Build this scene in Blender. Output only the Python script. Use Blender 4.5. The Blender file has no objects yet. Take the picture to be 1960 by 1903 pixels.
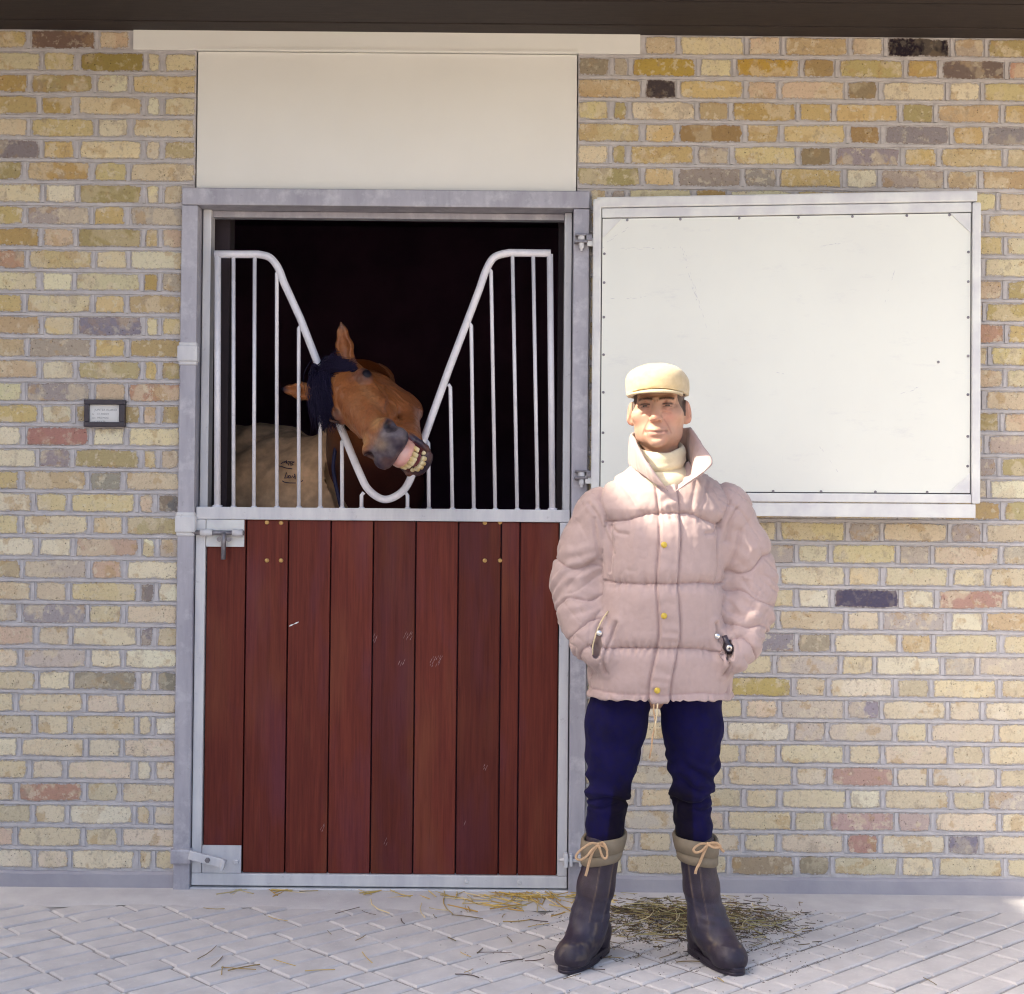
import bpy, bmesh, math, random
import numpy as np
from mathutils import Vector, Matrix
random.seed(7); rng=np.random.default_rng(7)
S=bpy.context.scene
COL=S.collection
rad=math.radians

# ------------------------------------------------------------------ camera
FPX=2700.; DIST=4.93; HCAM=1.288
pit=math.atan(48.5/FPX); rol=rad(.52)
fw=Vector((0,math.cos(pit),math.sin(pit))); rt=Vector((1,0,0)); up=Vector((0,-math.sin(pit),math.cos(pit)))
ix=rt*math.cos(rol)+up*math.sin(rol); iu=up*math.cos(rol)-rt*math.sin(rol)
CAMP=Vector((0,-DIST,HCAM))
cam=bpy.data.objects.new('camera',bpy.data.cameras.new('camera')); COL.objects.link(cam)
cam.matrix_world=Matrix(((ix.x,iu.x,-fw.x,CAMP.x),(ix.y,iu.y,-fw.y,CAMP.y),(ix.z,iu.z,-fw.z,CAMP.z),(0,0,0,1)))
cam.data.sensor_width=36; cam.data.lens=FPX/1960*36; cam.data.clip_end=500; cam.data.clip_start=.05
S.camera=cam
def P(u,v,y=0.):
    """the point at depth y that the photograph shows at u,v (1960 px wide)"""
    d=fw*FPX+ix*(u-980)+iu*(951.5-v); t=(y+DIST)/d.y
    return CAMP+d*t
# ------------------------------------------------------------------ light
SUN_EL=rad(42); SUN_AZ=rad(73)      # azimuth to the left of the line towards the camera
SD=Vector((-math.sin(SUN_AZ)*math.cos(SUN_EL),-math.cos(SUN_AZ)*math.cos(SUN_EL),math.sin(SUN_EL)))
w=bpy.data.worlds.new('World'); S.world=w; w.use_nodes=True
nt=w.node_tree; bg=nt.nodes['Background']
sky=nt.nodes.new('ShaderNodeTexSky'); sky.sky_type='NISHITA'; sky.sun_disc=False
sky.sun_elevation=SUN_EL; sky.sun_rotation=math.atan2(SD.x,SD.y); sky.altitude=0
sky.air_density=.85; sky.dust_density=5.2; sky.ozone_density=.55
nt.links.new(sky.outputs[0],bg.inputs[0]); bg.inputs[1].default_value=.12
sl=bpy.data.lights.new('sun','SUN'); sl.energy=2.9; sl.angle=rad(.7); sl.color=(1,.90,.73)
so=bpy.data.objects.new('sun',sl); COL.objects.link(so); so.rotation_euler=SD.to_track_quat('Z','Y').to_euler()
S.view_settings.view_transform='Standard'; S.view_settings.look='None'; S.view_settings.gamma=1
S.view_settings.use_curve_mapping=False; S.view_settings.exposure=1.86
S.render.engine='CYCLES'
S.cycles.use_denoising=True; S.cycles.max_bounces=8; S.cycles.filter_width=1.15; S.cycles.denoising_prefilter='ACCURATE'

# ------------------------------------------------------------------ helpers
ORI={}
def link(o,parent=None):
    COL.objects.link(o)
    if parent is not None: o.parent=parent
    return o
def props(o,label=None,cat=None,group=None,kind=None):
    if label: o['label']=label
    if cat: o['category']=cat
    if group: o['group']=group
    if kind: o['kind']=kind
    return o
def thing(name,loc,label,cat,group=None,kind=None):
    o=bpy.data.objects.new(name,None); o.location=loc; o.empty_display_size=.1
    link(o); props(o,label,cat,group,kind); ORI[o.name]=Vector(loc); return o
def base_of(parent):
    return ORI.get(parent.name,Vector((0,0,0))) if parent is not None else Vector((0,0,0))
def mesh_obj(name,verts,faces,mat,parent=None,smooth=False,cols=None,kind=None,local=False):
    b=base_of(parent)
    me=bpy.data.meshes.new(name)
    v=np.asarray(verts,dtype=np.float64).reshape(-1,3)
    if not local: v=v-np.array(b)
    me.from_pydata(v.tolist() if len(v)<200000 else v,[],[list(map(int,f)) for f in faces] if not isinstance(faces,np.ndarray) else faces.tolist())
    if smooth: me.polygons.foreach_set('use_smooth',[True]*len(me.polygons))
    if cols is not None:
        a=me.color_attributes.new('col','FLOAT_COLOR','POINT')
        c=np.ones((len(v),4),np.float32); cc_=np.asarray(cols); c[:,:cc_.shape[1]]=cc_; a.data.foreach_set('color',c.ravel())
    if mat: me.materials.append(mat)
    o=bpy.data.objects.new(name,me); link(o,parent)
    if parent is not None: ORI[o.name]=b
    if kind: o['kind']=kind
    return o
def bm_obj(name,bm,mat,parent=None,smooth=False,kind=None):
    me=bpy.data.meshes.new(name); b=base_of(parent)
    bmesh.ops.translate(bm,verts=bm.verts,vec=-b)
    bmesh.ops.recalc_face_normals(bm,faces=bm.faces)
    bm.to_mesh(me); bm.free()
    if smooth: me.polygons.foreach_set('use_smooth',[True]*len(me.polygons))
    if mat: me.materials.append(mat)
    o=bpy.data.objects.new(name,me); link(o,parent)
    if parent is not None: ORI[o.name]=b
    if kind: o['kind']=kind
    return o
def bbox(bm,x0,x1,y0,y1,z0,z1,bev=0.,M=None):
    vs=[bm.verts.new((x,y,z)) for x in (x0,x1) for y in (y0,y1) for z in (z0,z1)]
    fs=[bm.faces.new([vs[i] for i in q]) for q in ((0,1,3,2),(4,6,7,5),(0,4,5,1),(2,3,7,6),(0,2,6,4),(1,5,7,3))]
    bmesh.ops.recalc_face_normals(bm,faces=fs)
    geom=vs
    if bev>0:
        es=list({e for f in fs for e in f.edges})
        r=bmesh.ops.bevel(bm,geom=es,offset=bev,segments=2,affect='EDGES',profile=.6)
        geom=list({v for f in r['faces'] for v in f.verts}|{v for v in vs if v.is_valid})
    if M is not None: bmesh.ops.transform(bm,matrix=M,verts=geom)
    return geom
def box(name,x0,x1,y0,y1,z0,z1,mat,parent=None,bev=.002,kind=None):
    bm=bmesh.new(); bbox(bm,x0,x1,y0,y1,z0,z1,bev); return bm_obj(name,bm,mat,parent,kind=kind)
def tube_data(path,r,n=10,closed=False,caps=True,flat=1.):
    path=[Vector(p) for p in path]; V=[];Fc=[]
    m=len(path); N=None
    for i,p in enumerate(path):
        a=path[i-1] if (i>0 or closed) else p; b=path[(i+1)%m] if (i<m-1 or closed) else p
        t=(b-a).normalized()
        if N is None:
            N=Vector((0,-1,0)) if abs(t.y)<.9 else Vector((1,0,0))
        N=(N-t*N.dot(t)).normalized(); B=t.cross(N)
        rr=r[i] if hasattr(r,'__len__') else r
        for k in range(n):
            an=2*math.pi*k/n; V.append(p+N*math.cos(an)*rr*flat+B*math.sin(an)*rr)
    for i in range(m if closed else m-1):
        for k in range(n):
            a=i*n+k; b=i*n+(k+1)%n; c=((i+1)%m)*n+(k+1)%n; d=((i+1)%m)*n+k
            Fc.append((a,b,c,d))
    if caps and not closed:
        Fc.append(tuple(range(n-1,-1,-1))); Fc.append(tuple(range((m-1)*n,m*n)))
    return [tuple(v) for v in V],Fc
def tube(name,path,r,mat,parent=None,n=10,closed=False,flat=1.):
    v,f=tube_data(path,r,n,closed,True,flat); return mesh_obj(name,v,f,mat,parent,True)
def spline(pts,n=8):
    pts=[Vector(p) for p in pts]; out=[]
    for i in range(len(pts)-1):
        p0=pts[max(i-1,0)];p1=pts[i];p2=pts[i+1];p3=pts[min(i+2,len(pts)-1)]
        for k in range(n):
            t=k/n
            out.append(.5*((2*p1)+(p2-p0)*t+(2*p0-5*p1+4*p2-p3)*t*t+(3*p1-p0-3*p2+p3)*t**3))
    out.append(pts[-1]); return out
def disc(bm,c,axis,r,h,n=12,dome=0.):
    """short cylinder with an optional domed cap, axis = outward direction"""
    axis=Vector(axis).normalized(); q=axis.to_track_quat('Z','Y').to_matrix(); c=Vector(c)
    rings=[(r,0),(r,h*(.6 if dome else 1))]
    if dome: rings+=[(r*.75,h*.9)]
    idx=[]
    for rr,z in rings: idx.append([bm.verts.new(c+q@Vector((rr*math.cos(2*math.pi*k/n),rr*math.sin(2*math.pi*k/n),z))) for k in range(n)])
    for a,b in zip(idx,idx[1:]):
        for k in range(n): bm.faces.new((a[k],a[(k+1)%n],b[(k+1)%n],b[k]))
    t=bm.verts.new(c+axis*h)
    for k in range(n): bm.faces.new((idx[-1][k],idx[-1][(k+1)%n],t))
    bm.faces.new(list(reversed(idx[0])))
# ------------------------------------------------------------------ materials
class M_:
    def __init__(s,name):
        s.m=bpy.data.materials.new(name); s.m.use_nodes=True; s.t=s.m.node_tree; s.b=s.t.nodes['Principled BSDF']; s.co=None
    def n(s,t,**k):
        x=s.t.nodes.new(t)
        for a,b in k.items(): setattr(x,a,b)
        return x
    def l(s,a,b): s.t.links.new(a,b)
    def coord(s,scale=(1,1,1),rnd=False):
        tc=s.n('ShaderNodeTexCoord'); mp=s.n('ShaderNodeMapping'); mp.inputs['Scale'].default_value=scale
        s.l(tc.outputs['Object'],mp.inputs[0])
        if rnd:
            oi=s.n('ShaderNodeObjectInfo'); mu=s.n('ShaderNodeMath',operation='MULTIPLY'); mu.inputs[1].default_value=57.
            s.l(oi.outputs['Random'],mu.inputs[0]); s.l(mu.outputs[0],mp.inputs['Location'])
        return mp.outputs[0]
    def noise(s,co,scale,detail=4,rough=.55,lo=.35,hi=.65,dist=0.):
        x=s.n('ShaderNodeTexNoise'); x.inputs['Scale'].default_value=scale; x.inputs['Detail'].default_value=detail
        x.inputs['Roughness'].default_value=rough; x.inputs['Distortion'].default_value=dist
        s.l(co,x.inputs['Vector'])
        r=s.n('ShaderNodeMapRange'); r.inputs[1].default_value=lo; r.inputs[2].default_value=hi; s.l(x.outputs[0],r.inputs[0])
        return r.outputs[0]
    def mix(s,a,b,fac,mode='MIX',k=1.):
        x=s.n('ShaderNodeMix',data_type='RGBA',blend_type=mode)
        for sock,val in ((x.inputs[6],a),(x.inputs[7],b)):
            if isinstance(val,tuple): sock.default_value=(*val,1)
            else: s.l(val,sock)
        if isinstance(fac,(int,float)): x.inputs[0].default_value=fac
        elif k==1.: s.l(fac,x.inputs[0])
        else:
            m=s.n('ShaderNodeMath',operation='MULTIPLY'); m.inputs[1].default_value=k; s.l(fac,m.inputs[0]); s.l(m.outputs[0],x.inputs[0])
        return x.outputs[2]
    def bump(s,h,strength=.3,dist=.002):
        b=s.n('ShaderNodeBump'); b.inputs['Strength'].default_value=strength; b.inputs['Distance'].default_value=dist
        s.l(h,b.inputs['Height']); s.l(b.outputs[0],s.b.inputs['Normal'])
    def out(s,col,rough=.6,metal=0.,spec=.5,sheen=0.):
        if isinstance(col,tuple): s.b.inputs['Base Color'].default_value=(*col,1)
        else: s.l(col,s.b.inputs['Base Color'])
        if isinstance(rough,(int,float)): s.b.inputs['Roughness'].default_value=rough
        else: s.l(rough,s.b.inputs['Roughness'])
        s.b.inputs['Metallic'].default_value=metal; s.b.inputs['Specular IOR Level'].default_value=spec
        if sheen: s.b.inputs['Sheen Weight'].default_value=sheen
        return s.m
def simple(name,base,alt,scale=20,rough=.6,metal=0.,bump=.2,bscale=200,dist=.001,spec=.5,k=.8,stretch=(1,1,1),sheen=0.):
    m=M_(name); co=m.coord(stretch); c=m.mix(base,alt,m.noise(co,scale),k=k)
    if bump: m.bump(m.noise(co,bscale,3,lo=.2,hi=.8),bump,dist)
    return m.out(c,rough,metal,spec,sheen)
def attr_mat(name,rough=.6,spec=.3,bscale=300,bump=.2,dist=.001,fine=.12,sheen=0.,sss=0.,nscale=60):
    m=M_(name); a=m.n('ShaderNodeAttribute',attribute_name='col'); co=m.coord()
    c=m.mix(a.outputs['Color'],(.02,.015,.01),m.noise(co,nscale,4),k=fine)
    if bump: m.bump(m.noise(co,bscale,3,lo=.2,hi=.8),bump,dist)
    r=m.out(c,rough,0,spec,sheen)
    if sss: m.b.inputs['Subsurface Weight'].default_value=sss; m.b.inputs['Subsurface Radius'].default_value=(.9,.35,.2); m.b.inputs['Subsurface Scale'].default_value=.006
    return r
def brick_material():
    m=M_('stock_brick'); a=m.n('ShaderNodeAttribute',attribute_name='col'); co=m.coord((1,1,1),True)
    e=m.n('ShaderNodeAttribute',attribute_name='edge')
    c=a.outputs['Color']
    big=m.coord((1,1,.8),True)
    def am(x):
        q=m.n('ShaderNodeMath',operation='MULTIPLY'); m.l(x,q.inputs[0]); m.l(a.outputs['Alpha'],q.inputs[1]); return q.outputs[0]
    c=m.mix(c,(.70,.60,.42),am(m.noise(big,9,3,.6,lo=.53,hi=.58)),k=.60)
    c=m.mix(c,(.50,.33,.15),am(m.noise(co,13,4,.6,lo=.57,hi=.63)),k=.50)
    c=m.mix(c,(.40,.32,.24),am(m.noise(big,15,4,.7,lo=.58,hi=.66)),k=.50)
    c=m.mix(c,(.74,.67,.50),am(m.noise(co,34,4,.65,lo=.56,hi=.63)),k=.55)
    c=m.mix(c,(.20,.14,.09),m.noise(co,75,5,.75,lo=.55,hi=.72),k=.60)
    c=m.mix(c,(.10,.075,.055),m.noise(co,240,3,.7,lo=.60,hi=.72),k=.55)
    v=m.n('ShaderNodeTexVoronoi'); v.inputs['Scale'].default_value=85; m.l(co,v.inputs['Vector'])
    r=m.n('ShaderNodeMapRange'); r.inputs[1].default_value=.20; r.inputs[2].default_value=.10; m.l(v.outputs['Distance'],r.inputs[0])
    g=m.n('ShaderNodeMath',operation='MULTIPLY'); m.l(r.outputs[0],g.inputs[0]); m.l(m.noise(co,40,2,lo=.55,hi=.62),g.inputs[1])
    c=m.mix(c,(.05,.035,.03),g.outputs[0],k=.85)
    nz=m.noise(co,95,4,.7,lo=.25,hi=.75); ad=m.n('ShaderNodeMath',operation='MULTIPLY_ADD'); m.l(nz,ad.inputs[0]); ad.inputs[1].default_value=.85; m.l(e.outputs['Fac'],ad.inputs[2])
    rg=m.n('ShaderNodeMapRange'); rg.inputs[1].default_value=1.10; rg.inputs[2].default_value=1.30; m.l(ad.outputs[0],rg.inputs[0])
    rd=m.n('ShaderNodeMapRange'); rd.inputs[1].default_value=.88; rd.inputs[2].default_value=1.12; m.l(ad.outputs[0],rd.inputs[0])
    c=m.mix(c,(.27,.21,.17),rd.outputs[0],k=.55)  # dark rim beside the joint: gap shade put into the brick colour
    c=m.mix(c,(.565,.54,.535),rg.outputs[0],k=.95)
    h=m.n('ShaderNodeMath',operation='SUBTRACT'); m.l(m.noise(co,120,5,.65,lo=.2,hi=.8),h.inputs[0]); m.l(g.outputs[0],h.inputs[1])
    m.bump(h.outputs[0],.8,.0028)
    return m.out(c,.9,0,.2)
def wood_material():
    m=M_('red_mahogany_board'); co=m.coord((26,26,1.1),True); co2=m.coord((3,3,.7),True)
    c=m.mix((.165,.034,.021),(.100,.019,.014),m.noise(co,3.2,6,.65,.3,.7,.6))
    c=m.mix(c,(.22,.075,.034),m.noise(co2,1.6,3,lo=.5,hi=.75),k=.6)
    c=m.mix(c,(.125,.034,.055),m.noise(co2,2.6,3,lo=.5,hi=.7),k=.5)
    co3=m.coord((110,110,2.2),True)
    c=m.mix(c,(.045,.008,.008),m.noise(co3,3,4,.7,.55,.8),k=.6)
    oi=m.n('ShaderNodeObjectInfo'); hs=m.n('ShaderNodeHueSaturation'); mr=m.n('ShaderNodeMapRange'); mr.inputs[3].default_value=.8; mr.inputs[4].default_value=1.2
    m.l(oi.outputs['Random'],mr.inputs[0]); m.l(mr.outputs[0],hs.inputs['Value']); m.l(c,hs.inputs['Color'])
    col_=m.mix(hs.outputs[0],(.42,.33,.33),m.noise(m.coord((9,9,4),True),3.2,6,.8,lo=.73,hi=.80),k=.7)
    m.bump(m.noise(co3,3,4,.7,.2,.8),.2,.0010)
    return m.out(col_,.45,0,.16)
    return m.out(hs.outputs[0],.45,0,.16)
def galv_material(name,a,b,metal=.25,rough=.5):
    m=M_(name); co=m.coord(); co2=m.coord((6,6,1.2))
    c=m.mix(a,b,m.noise(co2,3.2,5,.6,.35,.68))
    c=m.mix(c,(.62,.62,.64),m.noise(co,16,5,.65,.52,.72),k=.65)
    c=m.mix(c,(.22,.21,.23),m.noise(co,45,4,.7,.62,.8),k=.5)
    m.bump(m.noise(co,120,3,lo=.2,hi=.8),.12,.0008)
    return m.out(c,rough,metal,.5)
def paper(name,a):
    return simple(name,a,tuple(x*.93 for x in a),8,.8,0,.05)
MB=brick_material(); MW=wood_material()
MG=galv_material('galvanised_frame',(.45,.44,.485),(.34,.33,.38))
MGL=galv_material('light_galvanised',(.70,.70,.70),(.56,.56,.59),.1,.5)
MGT=galv_material('galvanised_tube',(.84,.83,.86),(.70,.69,.75),.05,.38)
MMO=simple('mortar',(.60,.575,.57),(.47,.445,.44),22,.95,0,.7,140,.002,.2)
MPL=simple('plinth_render',(.36,.345,.38),(.44,.42,.44),7,.9,0,.3,120,.0012,.2)
MCR=simple('cream_paint',(.86,.855,.80),(.81,.80,.74),3,.55,0,.05,60,.0006,.4,.5)
def panel_material():
    m=M_('white_zinc_sheet'); co=m.coord(); 
    c=m.mix((.81,.83,.765),(.75,.765,.715),m.noise(co,2.2,4,lo=.4,hi=.7),k=.7)
    c=m.mix(c,(.55,.56,.60),m.noise(m.coord((1,1,3)),5.3,7,.8,.58,.80),k=.40)
    c=m.mix(c,(.45,.46,.52),m.noise(m.coord((40,1,3)),3,6,.8,.64,.80),k=.40)
    m.bump(m.noise(co,3,2,lo=.2,hi=.8),.08,.004)
    return m.out(c,.5,.05,.4)
MPA=panel_material()
MPF=simple('white_zinc_frame',(.76,.775,.75),(.60,.60,.63),13,.5,.05,.1,90,.0008,.4)
MDK=simple('dark_stain',(.060,.030,.055),(.035,.020,.035),6,.8,0,.2)
MDP=simple('dark_plastic',(.030,.022,.034),(.045,.035,.05),30,.35,0,.05)
MCD=paper('white_card',(.80,.80,.78)); MINK=simple('grey_ink',(.22,.22,.23),(.28,.28,.28),60,.8,0,0)
MBR=simple('brass',(.52,.34,.13),(.30,.17,.07),120,.35,.8,.1)
MST=simple('dull_steel',(.28,.27,.29),(.15,.14,.16),60,.4,.6,.2)
MREV=simple('reveal_shade',(.030,.020,.026),(.02,.014,.018),6,.9,0,.2,60)  # darker copy for walls at the doorway, shade put into the colour
MIN=simple('interior_purple',(.17,.075,.15),(.10,.045,.10),3,.9,0,.2,40)  # purple for the far walls, floor and ceiling
MSO=simple('soffit_boards',(.035,.024,.02),(.02,.014,.013),12,.8,0,.2,stretch=(1,8,1))
def ground_mat(name,a,b,c3,rnd=True):
    m=M_(name); co=m.coord((1,1,1),rnd)
    c=m.mix(a,b,m.noise(co,9,4,lo=.3,hi=.7)); c=m.mix(c,c3,m.noise(co,60,5,.7,.55,.75),k=.5)
    c=m.mix(c,(.16,.14,.13),m.noise(co,190,3,.7,.66,.82),k=.5)
    m.bump(m.noise(co,220,4,.7,.2,.8),.35,.0015)
    return m.out(c,.9,0,.25)
MPV=ground_mat('paver_concrete',(.65,.62,.605),(.53,.505,.50),(.73,.71,.69))
def sand_mat():
    m=M_('joint_sand'); co=m.coord(); c=m.mix((.40,.375,.36),(.29,.27,.255),m.noise(co,9,4,lo=.3,hi=.7)); c=m.mix(c,(.55,.52,.50),m.noise(m.coord((1,1,1)),3.1,3,lo=.5,hi=.62),k=.6)
    vm=m.n('ShaderNodeVectorMath',operation='DISTANCE'); m.l(co,vm.inputs[0]); vm.inputs[1].default_value=(.60,.27,0)
    mr=m.n('ShaderNodeMapRange'); mr.inputs[1].default_value=.58; mr.inputs[2].default_value=.25; m.l(vm.outputs['Value'],mr.inputs[0])
    c=m.mix(c,(.105,.075,.05),mr.outputs[0],k=.9); m.bump(m.noise(co,220,4,.7,.2,.8),.5,.002); return m.out(c,.95,0,.2)
MSA=sand_mat()
MCE=ground_mat('cement',(.62,.595,.58),(.53,.50,.50),(.68,.66,.64),False)
MYD=ground_mat('yard',(.50,.44,.37),(.42,.37,.31),(.54,.49,.42),False)

# ------------------------------------------------------------------ ground
yard=mesh_obj('ground',[(-150,-150,-.03),(150,-150,-.03),(150,150,-.03),(-150,150,-.03)],[(0,1,2,3)],MYD); props(yard,'grey yard surface stretching away from the stable front','ground',kind='structure')
pav=thing('paving',(0,-.7,0),'grey concrete block paving laid in diagonal rows before the stable','paving',kind='structure')
mesh_obj('sand_bed',[(-3.2,-2.8,-.007),(3.2,-2.8,-.007),(3.2,-.02,-.007),(-3.2,-.02,-.007)],[(0,1,2,3)],MSA,pav)
pd1=Vector((math.sin(rad(47)),math.cos(rad(47)),0)); pd2=Vector((-pd1.y,pd1.x,0))
def paver_mesh(L,W,j):
    r=random.Random(j); c=.006; V=[];h=-.028
    def q(dx,dy,z): return [(sx*(L/2-dx)+r.uniform(-.0012,.0012),sy*(W/2-dy)+r.uniform(-.0012,.0012),z) for sx,sy in ((-1,-1),(1,-1),(1,1),(-1,1))]
    V=q(0,0,h)+q(0,0,-.0045)+q(c,c,0)
    F=[(8,9,10,11)]
    for a in (0,4):
        for k in range(4): F.append((a+k,a+(k+1)%4,a+4+(k+1)%4,a+4+k))
    me=bpy.data.meshes.new('paver'); me.from_pydata(V,[],F); me.materials.append(MPV); return me
PVM={L:[paver_mesh(L-.009,.091,i+int(L*100)) for i in range(5)] for L in (.2,.1)}
rows={}
spill=[]
for r_ in range(-40,41):
    off=(.1 if r_%2 else 0)+random.uniform(-.012,.012); s=-4.+off
    while s<4.:
        L=.2
        c=pd1*(s+.1)+pd2*(r_*.1)+Vector((0,-.7,0))
        if (.12<c.x<.82 and c.y<-.45) or random.random()<.07:
            L=.1; c=pd1*(s+.05)+pd2*(r_*.1)+Vector((0,-.7,0))
        s+=L
        if c.y>-.15 or c.y<-2.6 or abs(c.x)>3: continue
        vis=-1.16<c.y and abs(c.x)<1.78
        z=random.uniform(-.002,.0015)
        if vis:
            o=bpy.data.objects.new('paver',random.choice(PVM[L])); link(o,pav)
            o.location=c-Vector((0,-.7,0))+Vector((0,0,z)); o.rotation_euler=(random.uniform(-.006,.006),random.uniform(-.006,.006),rad(43)+random.uniform(-.008,.008))
        else: spill.append((c,L,z))
V=[];F=[]
for c,L,z in spill:
    n0=len(V)
    for v in PVM[L][0].vertices: p=pd1*v.co.x+pd2*v.co.y+c; V.append((p.x,p.y,v.co.z+z))
    for p in PVM[L][0].polygons: F.append([n0+i for i in p.vertices])
mesh_obj('outer_pavers',V,F,MPV,pav,kind='stuff')
# cement strip along the wall foot, uneven front edge
V=[];F=[];N=160
for i in range(N+1):
    x=-3.2+6.4*i/N; e=-.195+.016*math.sin(x*5.1)+.01*math.sin(x*13.7+1)+random.uniform(-.006,.006)
    if -1.1<x<.25: e-=.03
    V+= [(x,e,-.004),(x,e+.02,.0035+random.uniform(-.001,.001)),(x,-.08,.006),(x,.0,.010)]
for i in range(N):
    for k in range(3): a=i*4+k; F.append((a,a+4,a+5,a+1))
props(mesh_obj('cement_strip',V,F,MCE,None,True),'pale cement strip between the paving and the stable wall','strip',kind='structure')

# ------------------------------------------------------------------ brick walls
Z0=.064; G=.0775
XL=-1.1635; XR=.2650          # below the frame top
XLB=-1.124; XRB=.2195         # above it
PAL=[((.60,.47,.22),13),((.66,.54,.29),15),((.72,.63,.40),15),((.76,.69,.50),11),((.56,.44,.25),11),((.64,.51,.36),10),((.63,.50,.34),7),((.46,.37,.18),7),
     ((.48,.41,.33),7),((.42,.36,.33),5),((.52,.36,.15),4),((.55,.34,.24),2),((.31,.27,.28),1)]
PALc=[p for p,_ in PAL]; PALw=[q for _,q in PAL]
# bricks with a marked colour of their own (photo position -> colour)
OVR=[((1755,95),(.022,.016,.025)),((1263,167),(.07,.055,.058)),((1660,1150),(.10,.09,.14)),((1657,295),(.36,.31,.33)),((1360,249),(.36,.24,.11)),
 ((1475,1232),(.34,.31,.33)),((145,832),(.44,.23,.19)),((205,622),(.27,.25,.30)),((202,920),(.36,.34,.27)),((1149,125),(.34,.29,.21)),((1840,130),(.21,.16,.14)),
 ((1460,127),(.55,.33,.07)),((1262,125),(.50,.36,.09)),((1840,1148),(.50,.31,.25)),((200,1300),(.36,.32,.24)),((140,1175),(.40,.36,.36)),((285,1132),(.28,.24,.22)),
 ((280,1220),(.30,.26,.26)),((318,1303),(.29,.27,.21)),((120,1512),(.50,.30,.22)),((1650,1618),(.48,.29,.24)),((1850,1618),(.26,.24,.29)),((1645,1365),(.36,.32,.36)),
 ((1665,1490),(.52,.35,.29)),((1680,1570),(.54,.38,.34)),((1570,1250),(.42,.36,.26)),((212,124),(.36,.28,.09)),((1165,330),(.42,.36,.17)),((1655,180),(.33,.26,.16)),((1575,292),(.36,.28,.20)),
 ((1565,125),(.42,.30,.14)),((140,87),(.20,.13,.10)),((325,950),(.20,.19,.18)),((1670,255),(.40,.27,.13)),((1260,330),(.72,.55,.30)),((1500,125),(.55,.36,.08)),((1195,1655),(.32,.25,.18)),
 ((1490,1655),(.42,.33,.22)),((1590,1655),(.34,.29,.20)),((1730,1572),(.56,.44,.39)),((1560,290),(.32,.25,.15)),((1530,330),(.60,.46,.22)),((1450,1300),(.56,.45,.18))]
OVW=[(P(u,v,0),c) for (u,v),c in OVR]
def brick_geo(x0,x1,z0,z1,r):
    """irregular brick: outline of ten points, worn arris, flat face; world x,z"""
    cx,cz=(x0+x1)/2,(z0+z1)/2; hx,hz=(x1-x0)/2,(z1-z0)/2
    n=5 if hx>.07 else 3
    out=[]
    for i in range(n): out.append((-hx+2*hx*i/(n-1),-hz))
    out+=[(hx,0)]
    for i in range(n): out.append((hx-2*hx*i/(n-1),hz))
    out+=[(-hx,0)]
    j=lambda a: r.uniform(-a,a)
    rg=[]
    corner={0,n-1,n+1,2*n}
    jit=[(j(.0026)*(1.3 if k in corner else 1),j(.0030)) for k in range(len(out))]
    fy=j(.0012)
    V=[];E=[]
    for ins,y,ed in ((0,.045,1),(0,.0030,1),(.0035,fy,.75),(.013,fy-.0006,0)):
        for k,(x,z) in enumerate(out):
            ccx=.7 if k in corner else 1.
            sx=max(hx-ins,.004)/hx; sz=max(hz-ins,.004)/hz
            if k in corner and ins<.01: sx*=1-.003/hx; sz*=1-.003/hz
            V.append((cx+x*sx+jit[k][0],y,cz+z*sz+jit[k][1])); E.append(ed)
    m=len(out); F=[]
    for a in range(3):
        for k in range(m): F.append((a*m+k,a*m+(k+1)%m,(a+1)*m+(k+1)%m,(a+1)*m+k))
    F.append(tuple(range(3*m,4*m)))
    return V,F,E,(cx,cz)
def attr_edge(me,E):
    a=me.attributes.new('edge','FLOAT','POINT'); a.data.foreach_set('value',np.array(E,np.float32))
def course_bricks(side,i):
    """spans of course i (1 = lowest); side 'R' counts from the opening to the right, 'L' mirrored"""
    above=Z0+G*(i-1)>2.43
    B=(i%2==1)
    st,hd,cl,jt=.2205,.1085,.0455,.0155
    pos=[];x=XRB if side=='R' else -XLB
    rr=random.Random(i*31+(5 if side=='R' else 0))
    seq=(['h','c']+['s','h']*14) if B else ['s','h']*15
    for k in seq:
        L={'s':st,'h':hd,'c':cl}[k]+rr.uniform(-.004,.004); pos.append((x,x+L)); x+=L+jt+rr.uniform(-.003,.003)
        if x>4.1: break
    lim=(XRB if side=='R' else -XLB) if above else (XR if side=='R' else -XL)
    res=[]
    for a,b in pos:
        a=max(a,lim)
        if b-a<.015: continue
        res.append((a,b) if side=='R' else (-b,-a))
    return res
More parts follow.
